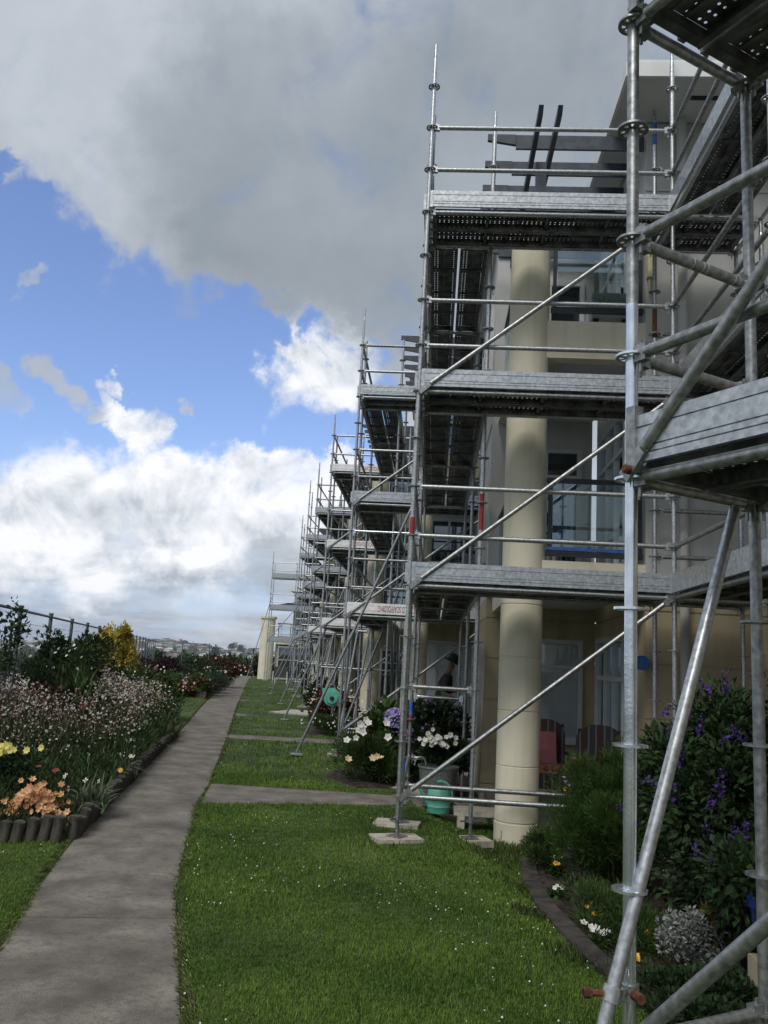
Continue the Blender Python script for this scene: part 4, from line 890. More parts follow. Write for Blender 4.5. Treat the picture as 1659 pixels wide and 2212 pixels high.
# alstroemeria, roses, small blooms
t = shrub('peach_flower_clump', 'clump of peach-orange trumpet flowers just above the log edging', 'flowers', -3.42,7.62,.30,.16,.36,2600,.06,gG,21,12,NARROW,0,.02,nst=10)
rng = np.random.default_rng(2); n = 170; P = np.stack([-3.42+.15*rng.normal(size=n), 7.50+.07*rng.normal(size=n), .30+.062*rng.normal(size=n)],1); P[:,2] -= .35*np.abs(P[:,0]+3.42)
blossoms('flowers', t, rng, P, np.full(n,.033), fOr, petals(6,.34,.45), (-3.42,7.62,0), 'stuff', (0,-.9,.35), .5)
t = shrub('yellow_rose', 'yellow rose blooms at the left edge above the peach flowers', 'flowers', -4.05,8.25,.34,.2,.66,1500,.05,gD,22,10,LEAF,0,.1)
rng = np.random.default_rng(3); n = 14; P = np.stack([-4.02+.10*rng.normal(size=n), 8.10+.04*rng.normal(size=n), .63+.022*rng.normal(size=n)],1); blossoms('bloom', t, rng, P, np.full(n,.035), fY, petals(7,.42,.35), (-4.05,8.25,0), face=(0,-.9,.4), jit=.35)
t = thing('red_daisies', 'two dull red daisy flowers above the peach clump', 'flowers', (-3.57,8.0,0)); stems('stems', t, np.random.default_rng(1), (-3.57,8.0,0), (.08,.05), 4, .42, stemg, (-3.57,8,0), .003); blossoms('flower', t, np.random.default_rng(4), np.array([(-3.65,7.98,.50),(-3.49,8.0,.47)]), np.full(2,.038), fRed, P8, (-3.57,8,0), face=(0,-.3,1), jit=.2)
# back of the near bed
t = shrub('golden_conifer', 'dense golden-yellow conifer with a notched top beside the fence', 'shrub', -7.50,19.5,.70,.5,2.30,16000,.075,gY,31,70,LEAF,0,-.5,cr=.24,up=.6,fill=.8)
foliage('side_crown', t, np.random.default_rng(9), (-7.17,19.5,1.80), (.20,.24,.36), 2600, .07, gY, 14, org=(-7.45,19.5,0), cr=.3, up=.8)
shrub('flowering_tree_shrub', 'dark loose bush with white flowers standing before the wire fence', 'shrub', -6.0,13.7,.72,.5,2.04,4200,.080,gD,32,34,LEAF,0,.5,(('flowers',34,.030,fW,P5),),cr=.28,up=.3,nst=14)
shrub('round_green_bush', 'rounded fine green bush behind the strap-leaf clump', 'shrub', -5.72,13.6,.50,.4,1.80,6000,.060,gG,33,26,NARROW,0,.2,cr=.34,up=.8)
shrub('leafy_sprig', 'thin tall leafy branches rising at the far left edge above the fence', 'shrub', -5.42,10.6,.28,.22,2.36,420,.075,gD,34,26,LEAF,0,.9,cr=.20,nst=12,fill=.3)
shrub('leafy_sprig', 'thin bare-stemmed shrub between the two fence posts left of the golden conifer', 'shrub', -6.75,17.2,.34,.3,2.08,420,.08,gD,35,18,LEAF,0,.9,cr=.2,nst=10,fill=.3)
shrub('rose_bush', 'dark bush with a few red roses at the left behind the flower drift', 'shrub', -5.5,12.3,.6,.4,1.12,3600,.07,gR,36,20,LEAF,0,.1,(('bloom',9,.055,fRed,petals(7,.42,.35)),))
shrub('feathery_bush', 'low feathery dark green growth at the left edge below the fence', 'shrub', -6.3,12.8,1.1,.5,1.52,9000,.10,leafm('leaf_feather', (.035,.06,.022)),37,26,NARROW,0,.1,cr=.4,up=.8)
shrub('rose_bush', 'pale yellow rose bush just below the golden conifer', 'shrub', -6.9,17.6,.9,.5,1.25,5200,.07,gD,38,24,LEAF,0,.1,(('bloom',8,.04,fY,petals(7,.42,.35)),('white_bloom',30,.025,fW,P5)))
shrub('rose_bush', 'leafy bush with scattered white roses at the back right of the flower drift', 'shrub', -6.3,19.3,.8,.6,1.3,4800,.07,gG,39,22,LEAF,0,.1,(('white_bloom',38,.026,fW,P5),('red_bloom',4,.045,fRed,petals(7,.42,.35))))
# far bed
Fb = [('purple_leaf_shrub','dark purple-leaved shrub at the back left of the far bed',-10.0,31.0,1.25,.8,1.55,6500,.09,gP,()),
 ('green_shrub','mid-green mounded shrub right of the purple one',-9.3,33.5,1.6,.9,1.35,6000,.10,gD,()),
 ('rose_bush','red and white roses rising at the back right of the far bed',-9.8,39,1.5,1,1.4,6000,.10,gR,(('bloom',24,.055,fRed,P5),('white_bloom',22,.05,fW,P5))),
 ('low_golden_shrub','low yellow-green shrub in front of the purple-leaved one',-9.4,29.9,.85,.5,.80,4200,.08,gO,()),
 ('russet_plants','low russet and orange plants along the front of the far bed',-9.3,29.35,1.2,.35,.55,4200,.07,gR,(('flowers',70,.035,fOr,P4),)),
 ('red_flower_clump','red flowering clump at the near corner of the far bed',-8.15,29.6,.55,.45,.85,4000,.07,gG,(('flowers',44,.030,fRed,P5),('white_bloom',5,.05,fW,P5))),
 ('pink_heather_clump','greyish pink heathery clump in the middle of the far bed front',-8.8,29.9,.6,.45,.80,3600,.06,gB,(('flowers',150,.03,fPk,P4),)),
 ('lavender_bush','blue-grey rounded bush at the path corner of the far bed',-8.1,31.2,.55,.8,.95,5200,.08,gB,()),
 ('olive_shrub','dull olive shrub farthest right in the far bed beside the path',-9.4,36,.7,1.2,1.05,4500,.09,gO,(('flowers',16,.07,fW,P5),)),
 ('low_shrubs','small dark shrubs at the path edge beyond the far bed',-12.9,49,.9,1.0,.65,2500,.12,gD,())]
for i, (nm, lb, x, y, rx, ry, h_, n_, sz, m_, fl) in enumerate(Fb): shrub(nm, lb, 'shrub', x, y, rx, ry, h_, n_, sz, m_, 50+i, 20, LEAF if m_ is not gB else NARROW, 0, .02, fl)
# hedge and trees beyond the lawn
def hedge_row(): 
    rng = np.random.default_rng(8); t = thing('dark_hedge', 'row of dark trees and scrub closing the far lawn below the city', 'hedge', (-17,66,0)); xs_ = np.linspace(-27,-10.5,15)
    for i, x in enumerate(xs_): 
        hh = 1.5+.5*rng.random(); foliage('crown', t, rng, (x,67+rng.random()*2,hh/2-.9), (1.1,.9,hh*.75), 1500, .3, gD, 9, org=(-17,66,0), cr=.5)
    Pp = np.stack([rng.uniform(-21,-17,60), np.full(60,65.6), rng.uniform(.05,.35,60)],1); blossoms('orange_flowers', t, rng, Pp, np.full(60,.14), fOr, P5, (-17,66,0), 'stuff')
hedge_row()

gSv = leafm('leaf_salvia', (.032,.060,.020), .5, .18, .7)
# right-hand bed
shrub('fennel_bush', 'feathery bright green fennel mass between the round column and the near poles', 'plant', 1.62,7.55,.66,.55,1.32,62000,.052,gF,81,70,HAIR,None,.0,cr=.30,up=.9,fill=.35)
salv = shrub('leafy_salvia', 'large dark leafy shrub with purple flower spikes at the right edge', 'shrub', 2.24,6.35,.80,.75,1.86,26000,.058,gSv,82,90,LEAF,None,.0,(),cr=.26,up=.1,fill=.55)
shrub('leafy_salvia', 'lower lobe of dark foliage and purple blooms beside the second near pole', 'shrub', 2.15,5.35,.60,.55,1.10,12000,.058,gSv,83,44,LEAF,None,.0,(),cr=.28,up=.1)
rr = np.random.default_rng(44)
spk = MB.__new__(MB); nn_ = 34; zz_ = rr.random(nn_); Pk = np.stack([.016*rr.normal(size=nn_),.016*rr.normal(size=nn_),.15*zz_],1); Vk, Fk = scat(*P5, Pk, unit(rr,nn_), unit(rr,nn_), .014*(1.1-.6*zz_)); spk_me = npmesh('flower_spike', Vk, Fk, fPu)
for (sx,sy,sz) in ((1.72,5.95,1.38),(1.95,5.85,1.30),(1.60,6.0,.95),(1.85,5.70,1.02),(2.0,5.62,.86),(1.92,5.6,.66),(1.78,5.75,.62),(1.98,5.3,.60),(2.05,5.35,.42),(1.90,5.1,.32),(2.3,5.7,1.45),(1.62,6.05,1.12),(2.02,5.55,.50),(1.52,6.3,.78),(2.1,5.3,.25),(1.9,5.9,1.62),(2.15,5.9,1.72),(1.65,6.0,1.50)):
    for q in range(2): place('flower_spike', spk_me, salv, (sx-2.24+.05*rr.normal(), sy-6.35+.03*rr.normal()-.03, sz-float(gz(2.24,6.35))-.1+.06*rr.normal()), rot=(.4*rr.normal(), .5*rr.normal(), rr.random()*6))
shrub('climbing_shrub', 'thin dark climbing stems with small leaves against the ochre wall', 'shrub', 2.45,8.0,.45,.3,1.75,1500,.06,gD,84,30,LEAF,None,.3,cr=.18)
shrub('yellowing_foliage', 'patch of yellow-brown leaves low in the right bed', 'plant', 1.95,5.75,.24,.15,.50,420,.06,leafm('leaf_yellowing', (.17,.13,.03), .4),85,9,LEAF,None,.12)
shrub('silver_foliage', 'silver-white dusty miller plant in the right bed', 'plant', 1.66,5.65,.27,.22,.44,2300,.027,gS,86,70,LEAF,None,.04,cr=.13,up=.3,fill=.35)
shrub('low_green_cover', 'low dark green groundcover in front of the silver plant', 'plant', 1.72,5.0,.66,.55,.24,12000,.040,gD,87,34,LEAF,None,.0)
shrub('low_green_cover', 'low green groundcover hugging the curved edging below the fennel', 'plant', 1.36,6.5,.36,.95,.24,9000,.045,gG,88,34,NARROW,None,.0,up=.7)
shrub('low_green_cover', 'weedy green tuft at the foot of the near round column', 'plant', 1.12,8.35,.22,.45,.34,4000,.06,gG,89,14,NARROW,None,.0,up=.8)
for i, (lb, pts, m_, sz) in enumerate((('cluster of white primroses inside the curved edging',[(1.08,6.08),(1.12,6.02),(1.16,6.05),(1.20,6.0),(1.17,5.93),(1.11,5.95),(1.23,6.03)],fW,.026),
    ('white flowers at the edging nearer the column',[(1.06,7.16),(1.09,7.1),(1.03,7.08)],fW,.022), ('three white daisies beside the round column foot',[(1.20,8.30),(1.24,8.25),(1.19,8.2)],fW,.026),
    ('orange primroses above the white cluster',[(1.24,6.74),(1.20,6.62),(1.22,6.45)],fYo,.022), ('golden primroses seen beside the near pole',[(1.50,6.2),(1.53,6.15),(1.50,6.08),(1.54,6.05)],fYo,.026),
    ('orange and yellow flowers lowest in the right bed',[(1.28,5.62),(1.31,5.58),(1.27,5.52),(1.30,5.5)],fYo,.022), ('single yellow flower near the column foot',[(1.16,7.95),(1.18,7.93)],fYo,.024), ('small orange flower right of the silver plant',[(1.86,5.5)],fYo,.024))):
    P = np.array([(x,y,float(gz(x,y))+.13) for x,y in pts]); c0 = P.mean(0); t = thing('primroses', lb, 'flowers', (c0[0],c0[1],c0[2]-.13)); rr = np.random.default_rng(i); c0[2] -= .13
    foliage('leaves', t, rr, c0+[0,0,.04], (.10,.09,.07), 260, .05, gG, 6, org=c0); blossoms('flower', t, rr, P, np.full(len(P),sz), m_, P5, c0, face=(0,-.7,.8), jit=.3)
t = thing('pink_poppy', 'single magenta flower above blue ones beside the red chair cushion', 'flowers', (1.42,8.9,-.15)); stems('stems', t, np.random.default_rng(3), (1.42,8.9,-.15), (.12,.05), 8, .8, stemg, (1.42,8.9,-.15), .003)
blossoms('magenta_flower', t, np.random.default_rng(6), np.array([(1.43,8.85,.76),(1.46,8.86,.77)]), np.full(2,.055), fMg, petals(7,.42,.4), (1.42,8.9,-.15)); blossoms('blue_flowers', t, np.random.default_rng(7), np.array([(1.36,8.85,.60),(1.38,8.85,.56),(1.36,8.86,.66),(1.41,8.85,.54)]), np.full(4,.028), fLi, P5, (1.42,8.9,-.15)); blossoms('yellow_flower', t, np.random.default_rng(8), np.array([(1.37,8.85,.49)]), np.full(1,.028), fYo, P5, (1.42,8.9,-.15))
MB().lathe([(.10,.0),(.13,.12),(.15,.26),(.165,.27),(.165,.31),(.14,.31),(.13,.22)], 24, (1.93,4.98,.18)).build('blue_pot', mat('blue_glaze', (.015,.03,.14), .2), loc=(1.93,4.98,.18), smooth=True, label='glazed blue pot half hidden at the right edge behind the pole')['category'] = 'pot'
MB().box(1.8,2.06,4.86,5.1,-.16,.18).build('brick_plinth', ochre, loc=(1.93,4.98,-.16), label='low plinth carrying the blue pot in the right bed')['category'] = 'plinth'

# plants and things inside the first scaffold
shrub('hydrangea', 'dark hydrangea bush with lilac-blue heads behind the first tower poles', 'shrub', .02,12.1,.52,.5,1.22,8000,.10,gD,91,30,LEAF,0,.05,(('flowers',80,.022,fVi,P4),),cr=.34)
t = shrub('hydrangea', 'hydrangea with a round pale lilac flower head left of the tower poles', 'shrub', -.62,12.6,.42,.4,1.0,4200,.11,gG,92,18,LEAF,0,.05)
for (x,y,z,r) in ((-.52,12.25,.86,.13),(-.30,11.9,.66,.10)):
    rr = np.random.default_rng(int(z*100)); d = unit(rr,190); blossoms('flower_head', t, rr, np.array((x,y,z))+d*r, np.full(190,.024), fLi, P4, (-.62,12.6,0), face=(0,-.5,.4), jit=.9)
t = shrub('petunia_pots', 'white petunias spilling between the first tower poles', 'flowers', .17,10.75,.33,.2,.80,3600,.07,gD,93,16,LEAF,0,.3)
rr = np.random.default_rng(5); n = 26; blossoms('bloom', t, rr, np.stack([.10+.13*rr.normal(size=n), 10.52+.03*rr.normal(size=n), .74+.05*rr.normal(size=n)],1), np.full(n,.036), fW, petals(5,.5,.3), (.17,10.75,0), face=(0,-1,.3), jit=.3)
t = shrub('cosmos_plant', 'leafy plant with large white starry flowers left of the first tower', 'flowers', -.85,11.9,.50,.42,.72,6500,.07,gG,94,20,NARROW,0,.0,up=.6)
rr = np.random.default_rng(6); P = np.array([(-.86,11.5,.86),(-.82,11.45,.82),(-.90,11.5,.76),(-.95,11.5,.72),(-.88,11.4,.70),(-.98,11.5,.62),(-.58,11.4,.84),(-.55,11.4,.66),(-.93,11.45,.80),(-1.1,11.5,.58)]); blossoms('star_flower', t, rr, P, np.full(len(P),.052), fW, P5, (-.85,11.9,0), face=(0,-1,.4), jit=.35)
blossoms('faded_rose', t, rr, np.array([(-.72,11.2,.40),(-.67,11.2,.43),(-.62,11.2,.41),(-1.05,11.3,.36)]), np.full(4,.05), mat('petal_straw', (.55,.45,.25), .7), petals(6,.4,.4), (-.85,11.9,0))
shrub('bed_plants', 'rough mixed green plants on the dark soil mound by the second lawn strip', 'plant', -.72,13.2,.65,.6,.50,5200,.08,gG,95,18,NARROW,0,.0,up=.6)
shrub('bed_plants', 'small green plants and pale flowers at the foot of the second tower', 'plant', -2.1,18.6,.7,.5,.45,4200,.08,gG,96,16,NARROW,0,.0,(('flowers',44,.022,fW,P5),))
shrub('bed_plants', 'pinkish flowering shrub behind the green hose reel', 'shrub', -2.35,20.9,.65,.6,1.0,5000,.09,gR,97,18,LEAF,0,.0,(('flowers',80,.03,fPk,P5),))
shrub('bed_plants', 'dark shrub with pale blooms under the fourth tower', 'shrub', -3.5,27.0,.6,.5,.95,3600,.10,gD,98,16,LEAF,0,.0,(('flowers',50,.028,fW,P5),))
shrub('bed_plants', 'tall dark creeper growing between the fifth tower poles', 'shrub', -5.1,34,.22,.3,1.5,1200,.09,gD,99,18,LEAF,0,.0,(('flowers',42,.03,fW,P5),))

# ------------------------------------------------------------------ wire fence on the left
fm_ = mat('fence_steel', (.13,.15,.17), .5, .4, .1, 9); wirem = mat('fence_wire', (.42,.45,.48), .5, .5, .1, 9)
F0 = Vector((-3.72,4.0,0)); F1 = Vector((-19.96,60,0)); F2 = Vector((-16.4,61.5,0))
t = thing('wire_fence', 'tall grey chain-link fence on posts running along the left behind the flower beds', 'fence', tuple(F0))
pm = MB().tube((0,0,-.1),(0,0,2.12),.035,8).tube((0,0,2.12),(0,0,2.15),.042,8).mesh('post', fm_, True)
wb = MB()
for a, b_ in ((F0,F1),(F1,F2)):
    d = b_-a; ln = d.length; u = d/ln; n = 21 if a is F0 else 2
    for i in range(n+(0 if a is F0 else 1)): p = a+u*(ln*i/n); place('post', pm, t, tuple(p-F0))
    zt = 2.08
    MB().tube(a+Vector((0,0,zt)), b_+Vector((0,0,zt)), .022, 6).build('top_rail', fm_, t)
    for z in (.05, .7, 1.4, 1.9): wb.tube(a+Vector((0,0,z)), b_+Vector((0,0,z)), .003, 3, caps=False)
    h = 2.0; st_ = .12
    for i in range(int(ln/st_)):
        if i*st_ > 22 and i%4: continue
        for sg in (1,-1):
            x0 = i*st_; x1 = x0+sg*h
            if x1 < 0 or x1 > ln: continue
            wb.tube(a+u*x0+Vector((0,0,.05)), a+u*x1+Vector((0,0,.05+h)), .0011, 3, caps=False)
wb.build('chain_link', wirem, t, kind='stuff')

# ------------------------------------------------------------------ the far town
rg = np.random.default_rng(12); hr = random.Random(9)
roofs = [mat('roof_grey',(.12,.13,.14),.9), mat('roof_terracotta',(.22,.12,.085),.9), mat('roof_dark',(.055,.06,.07),.9), mat('roof_white',(.50,.51,.52),.9), mat('roof_pale',(.28,.29,.30),.9)]
wallsm = [mat('house_white',(.62,.62,.60),.9), mat('house_cream',(.48,.44,.36),.9), mat('house_brown',(.20,.17,.145),.9), mat('house_grey',(.32,.33,.33),.9)]
def house_geo(w, d, h, rf):
    v = [(-w,-d,-3),(w,-d,-3),(w,d,-3),(-w,d,-3),(-w,-d,h),(w,-d,h),(w,d,h),(-w,d,h),(-w*1.08,-d*1.1,h),(w*1.08,-d*1.1,h),(w*1.08,d*1.1,h),(-w*1.08,d*1.1,h),(-w*.55,0,h+rf),(w*.55,0,h+rf)]
    return v, [(0,1,5,4),(1,2,6,5),(2,3,7,6),(3,0,4,7)], [(8,9,13,12),(9,10,13),(10,11,12,13),(11,8,12),(11,10,9,8)]
hm_ = []
for i in range(9):
    v, fw_, fr_ = house_geo(hr.uniform(5,10), hr.uniform(4,6), hr.uniform(3,6.5), hr.uniform(1,2.6)); me = bpy.data.meshes.new('town_house'); me.from_pydata(v, [], fw_+fr_)
    me.materials.append(wallsm[i%4]); me.materials.append(roofs[i%5])
    for j, p in enumerate(me.polygons): p.material_index = 0 if j < len(fw_) else 1
    hm_.append(me)
cand = []
while len(cand) < 900:
    a = hr.uniform(-.52,-.04); yy = hr.uniform(330, 2350) if hr.random() < .9 else hr.uniform(900,2300); x = a*yy
    if yy < 800 and hr.random() < .75: continue
    cand.append((x, yy))
cand.sort(key=lambda q: q[1])
cand = [(-66,300),(-84,380),(-118,420),(-100,330)]+cand
for i, (x, yy) in enumerate(cand[:280]):
    o = place('town_house', hm_[i%9], None, (x, yy, float(terrain(x,yy))), rot=(0,0,hr.uniform(-.7,.7)))
    tag(o, 'small distant %s house with %s hipped roof in the far town' % (('white','cream','brown','grey')[i%9%4], ('grey','terracotta','dark','white','pale grey')[i%9%5]), 'house', '%s houses with %s roofs in the far town' % (('white','cream','brown','grey')[i%9%4], ('grey','terracotta','dark','white','pale grey')[i%9%5]))
V = []; Fq = []; MI = []
for i, (x, yy) in enumerate(cand[280:]):
    v, fw_, fr_ = house_geo(hr.uniform(5,10), hr.uniform(4,6), hr.uniform(3,7), hr.uniform(1,2.6)); z = float(terrain(x,yy)); c, s_ = math.cos(hr.uniform(-.6,.6)), .2; b = len(V)
    V += [(x+p[0], yy+p[1], z+p[2]) for p in v]; a_, b2 = hr.randrange(4), 4+hr.randrange(5)
    for f in fw_: Fq.append(tuple(b+k for k in f)); MI.append(a_)
    for f in fr_: Fq.append(tuple(b+k for k in f)); MI.append(b2)
me = bpy.data.meshes.new('town_houses_beyond'); me.from_pydata(V, [], Fq); [me.materials.append(q) for q in wallsm+roofs]; me.polygons.foreach_set('material_index', MI)
tag(place('town_houses_beyond', me, kind='stuff'), 'hazy mass of smaller houses on the far ridge', 'houses')
n = 2600; aa = rg.uniform(-.56,.02,n); yy = 200+2300*rg.random(n)**.8; xx = aa*yy; zz = terrain(xx, yy); V = []; Fq = []
sp = unit(np.random.default_rng(1), 1); ico = []
for k in range(3):
    for j in range(6): th = 2*math.pi*(j+.5*(k%2))/6; ph = (-.25,.35,.85)[k]; ico.append((math.cos(th)*math.cos(ph), math.sin(th)*math.cos(ph), math.sin(ph)))
ico = np.array(ico+[(0,0,1.05)]); fi = []
for k in range(2):
    for j in range(6): fi += [(k*6+j,k*6+(j+1)%6,(k+1)*6+j),(k*6+(j+1)%6,(k+1)*6+(j+1)%6,(k+1)*6+j)]
fi += [(12+j,12+(j+1)%6,18) for j in range(6)]; fi = np.array(fi)
sz = np.stack([4+5*rg.random(n),4+5*rg.random(n),3.5+5*rg.random(n)],1); jit = 1+.35*(rg.random((n,19,1))-.5)
V = np.stack([xx,yy,zz],1)[:,None,:]+ico[None]*sz[:,None,:]*jit; FF = (fi[None]+(np.arange(n)*19)[:,None,None]).reshape(-1,3)
tag(place('town_trees', npmesh('town_trees', V.reshape(-1,3), FF, leafm('tree_far', (.030,.045,.026), .4, 0)), kind='stuff'), 'dark trees scattered between the houses of the far town', 'trees')
# tall trees on the ridge skyline
for i, (a, yy, hh, rr_, lb) in enumerate(((-.259,1300,26,5,'tall lone tree standing up above the left end of the far ridge'),(-.238,1900,26,10,'broad spreading tree on the highest part of the far ridge'),(-.228,1900,20,12,'second broad tree right of the spreading one on the ridge'))):
    x = a*yy; z = float(terrain(x,yy)); t = thing('ridge_tree', lb, 'tree', (x,yy,z)); MB().tube((x,yy,z-2),(x,yy,z+hh*.6),.9,6,.4).build('trunk', barkm, t); foliage('crown', t, np.random.default_rng(i), (x,yy,z+hh*.62), (rr_,rr_,hh*.35), 500, 3.0, leafm('tree_far',(0,0,0)), 10, org=(x,yy,z), cr=.5)
# posts near the far corner
t = thing('clothes_post', 'dark post with a crossbar beside the end house pillar', 'post', (-12.15,57,0)); b = MB(); b.tube((-12.15,57,0),(-12.15,57,1.95),.05,8); b.box(-12.6,-11.6,56.97,57.03,1.55,1.60); b.tube((-12.15,57,1.93),(-11.8,57,1.93),.03,6); b.build('post', railm, t)
t = thing('cane_chair', 'dark cane chair with pale legs on the far lawn', 'chair', (-8.6,48,0)); MB().box(-9.0,-8.2,48,48.6,.35,.95).build('seat_body', mat('dark_cane',(.05,.05,.05),.8), t)
for (x,y_) in ((-9.0,47.9),(-8.2,47.9),(-9.0,48.6),(-8.2,48.6)): MB().box(x-.03,x+.03,y_-.03,y_+.03,0,.7).build('leg', whitew, t)
MB().quadbox([(-4.6,24.2,.0),(-2.6,24.0,.0),(-2.4,25.6,.0),(-4.2,25.9,.0),(-4.6,24.2,.035),(-2.6,24.0,.035),(-2.4,25.6,.035),(-4.2,25.9,.035)]).build('ground_sheet', mat('pale_board',(.42,.41,.37),.8), loc=(-3.5,25,0), label='pale board lying on the lawn under the raking braces')['category'] = 'board'

# ------------------------------------------------------------------ air
hz_m = bpy.data.materials.new('haze_air'); hz_m.use_nodes = True; ht = hz_m.node_tree; ht.nodes.clear(); ho_ = ht.nodes.new('ShaderNodeOutputMaterial'); hv = ht.nodes.new('ShaderNodeVolumePrincipled')
hv.inputs['Color'].default_value = (.80,.87,1.0,1); hv.inputs['Density'].default_value = .00011; hv.inputs['Anisotropy'].default_value = .2; ht.links.new(hv.outputs[0], ho_.inputs['Volume'])
place('haze', MB().box(-5300,5300,-3300,6300,-70,62).mesh('haze', hz_m), kind='stuff')['label'] = 'thin pale blue haze in the air over the far town'

# ------------------------------------------------------------------ hose reel
tq = mat('turquoise_plastic', (.11,.40,.31), .45, 0, .1, 8)
t = thing('hose_reel', 'round turquoise hose reel on a stand beside the third lawn strip', 'hose reel', (-2.18,19,0))
def disc(cx_, cy_, cz_, prof, n=28):
    b = MB(); b.lathe(prof, n); b.v = [(cx_+x, cy_+z, cz_+y_) for x,y_,z in b.v]; return b
disc(-2.18,18.92,.78,[(.10,-.16),(.185,-.15),(.19,-.13),(.19,.0),(.185,.02)]).build('drum', tq, t, smooth=True); disc(-2.18,18.74,.78,[(.05,-.02),(.13,-.015),(.135,0),(.10,.02)]).build('side_cover', tq, t, smooth=True); disc(-2.18,18.71,.78,[(.02,-.03),(.045,-.02),(.045,.01)],14).build('hub', blacks, t)
MB().quadbox([(-2.40,18.8,.86),(-2.12,18.8,.90),(-2.12,18.9,.90),(-2.40,18.9,.86),(-2.42,18.8,.97),(-2.12,18.8,1.0),(-2.12,18.9,1.0),(-2.42,18.9,.97)]).build('hose_guide', tq, t)
MB().box(-2.21,-2.15,18.95,19.01,-.02,.72).build('stand', galvd, t)
# watering can
t = thing('watering_can', 'turquoise plastic watering can on the paving by the first tower', 'watering can', (.13,9.95,0))
MB().lathe([(.125,0),(.13,.02),(.128,.06),(.134,.07),(.128,.08),(.128,.13),(.134,.14),(.128,.15),(.125,.24),(.11,.26),(.06,.27)], 28, (.13,9.95,.0)).build('body', tq, t, smooth=True)
MB().tube((.02,9.93,.08),(-.11,9.9,.29),.024,10,.016).build('spout', tq, t, smooth=True)
b = MB(); pts = [(.13+.13*math.cos(a)+.02, 9.95, .20+.14*math.sin(a)) for a in [i*.4-.9 for i in range(8)]]; b.path(pts, .014, 8); b.build('handle', tq, t, smooth=True)
# galvanised tub
t = thing('metal_tub', 'grey metal tub with a looped handle behind the turquoise watering can', 'tub', (.12,10.45,0))
MB().lathe([(.19,.0),(.235,.42),(.25,.43),(.25,.45),(.23,.45),(.22,.40)], 28, (.12,10.45,.0)).build('body', galvd, t, smooth=True)
b = MB(); b.path([(-.13+.07*math.cos(a)+.03, 10.45, .44+.10*math.sin(a)) for a in [i*.45 for i in range(8)]], .010, 6); b.build('handle', galvd, t)
t = thing('step_board', 'timber step board on blocks beside the foot of the round column', 'board', (.75,9.95,0)); 
for j in range(3): MB().box(.30,1.0,9.72+.12*j,9.83+.12*j,.02,.075).build('plank', timber, t)
MB().box(.34,.42,9.72,10.06,-.12,.02).build('block', timber, t); MB().box(.88,.96,9.72,10.06,-.12,.02).build('block', timber, t)
# ------------------------------------------------------------------ patio chairs
stripe = bpy.data.materials.new('striped_cushion'); stripe.use_nodes = True; tt = stripe.node_tree; bb = tt.nodes['Principled BSDF']; wv_ = tt.nodes.new('ShaderNodeTexWave'); wv_.inputs['Scale'].default_value = 1.7; wv_.inputs['Distortion'].default_value = .3; c_ = tt.nodes.new('ShaderNodeTexCoord'); tt.links.new(c_.outputs['Object'], wv_.inputs[0]); rr_ = tt.nodes.new('ShaderNodeValToRGB'); rr_.color_ramp.interpolation = 'CONSTANT'; e_ = rr_.color_ramp.elements
e_[0].color = (.07,.04,.042,1); e_[1].position = .38; e_[1].color = (.17,.16,.15,1); x_ = e_.new(.72); x_.color = (.05,.055,.06,1); tt.links.new(wv_.outputs[0], rr_.inputs[0]); tt.links.new(rr_.outputs[0], bb.inputs['Base Color']); bb.inputs['Roughness'].default_value = .9
pinkc = mat('red_cushion', (.36,.13,.14), .9, 0, .1, 8); checkc = mat('checked_seat', (.28,.09,.06), .9, 0, .4, 40, col2=(.42,.26,.13))
def rounded(b, x0,x1,z0,z1,y0,y1,r_=.14, n=6):
    pts = [(x0,z0),(x1,z0)]+[(x1-r_+r_*math.sin(a), z1-r_+r_*math.cos(a)) for a in [math.pi/2*(1-i/n) for i in range(n+1)]]+[(x0+r_-r_*math.sin(a), z1-r_+r_*math.cos(a)) for a in [math.pi/2*(i/n) for i in range(n+1)]]
    s = len(b.v); k = len(pts); b.v += [(x,y0,z) for x,z in pts]+[(x,y1,z) for x,z in pts]; b.f += [tuple(s+i for i in range(k)), tuple(s+k+i for i in reversed(range(k)))]+[(s+i,s+(i+1)%k,s+k+(i+1)%k,s+k+i)[::-1] for i in range(k)]; return b
def chair(name, lab, x, y, red):
    t = thing(name, lab, 'chair', (x,y,-.02))
    rounded(MB(), x-.27,x+.27,.42,1.03,y+.20,y+.30,.2).build('back_cushion', stripe, t); MB().box(x-.25,x+.25,y-.26,y+.19,.40,.50).build('seat_cushion', checkc if red else stripe, t); MB().box(x-.25,x+.25,y-.285,y-.262,.24,.42).build('valance', stripe, t)
    if red: MB().quadbox([(x-.20,y+.02,.505),(x+.14,y+.02,.505),(x+.14,y+.10,.505),(x-.20,y+.10,.505),(x-.20,y+.10,.88),(x+.14,y+.10,.88),(x+.14,y+.19,.88),(x-.20,y+.19,.88)]).build('loose_cushion', pinkc, t)
    for (lx,ly) in ((-.24,-.24),(.24,-.24),(-.24,.24),(.24,.24)): MB().tube((x+lx,y+ly,-.02),(x+lx,y+ly,.62 if ly<0 else .98),.016,8).build('leg', blacks, t)
    for sx in (-.28,.28): MB().box(x+sx-.02,x+sx+.02,y-.26,y+.22,.62,.65).build('armrest', blacks, t)
chair('garden_chair', 'striped padded garden chair holding a red cushion, just right of the near round column', 1.44, 10.9, True)
chair('garden_chair', 'striped garden chair half hidden by bushes behind the near bright pole', 2.02, 10.25, False)
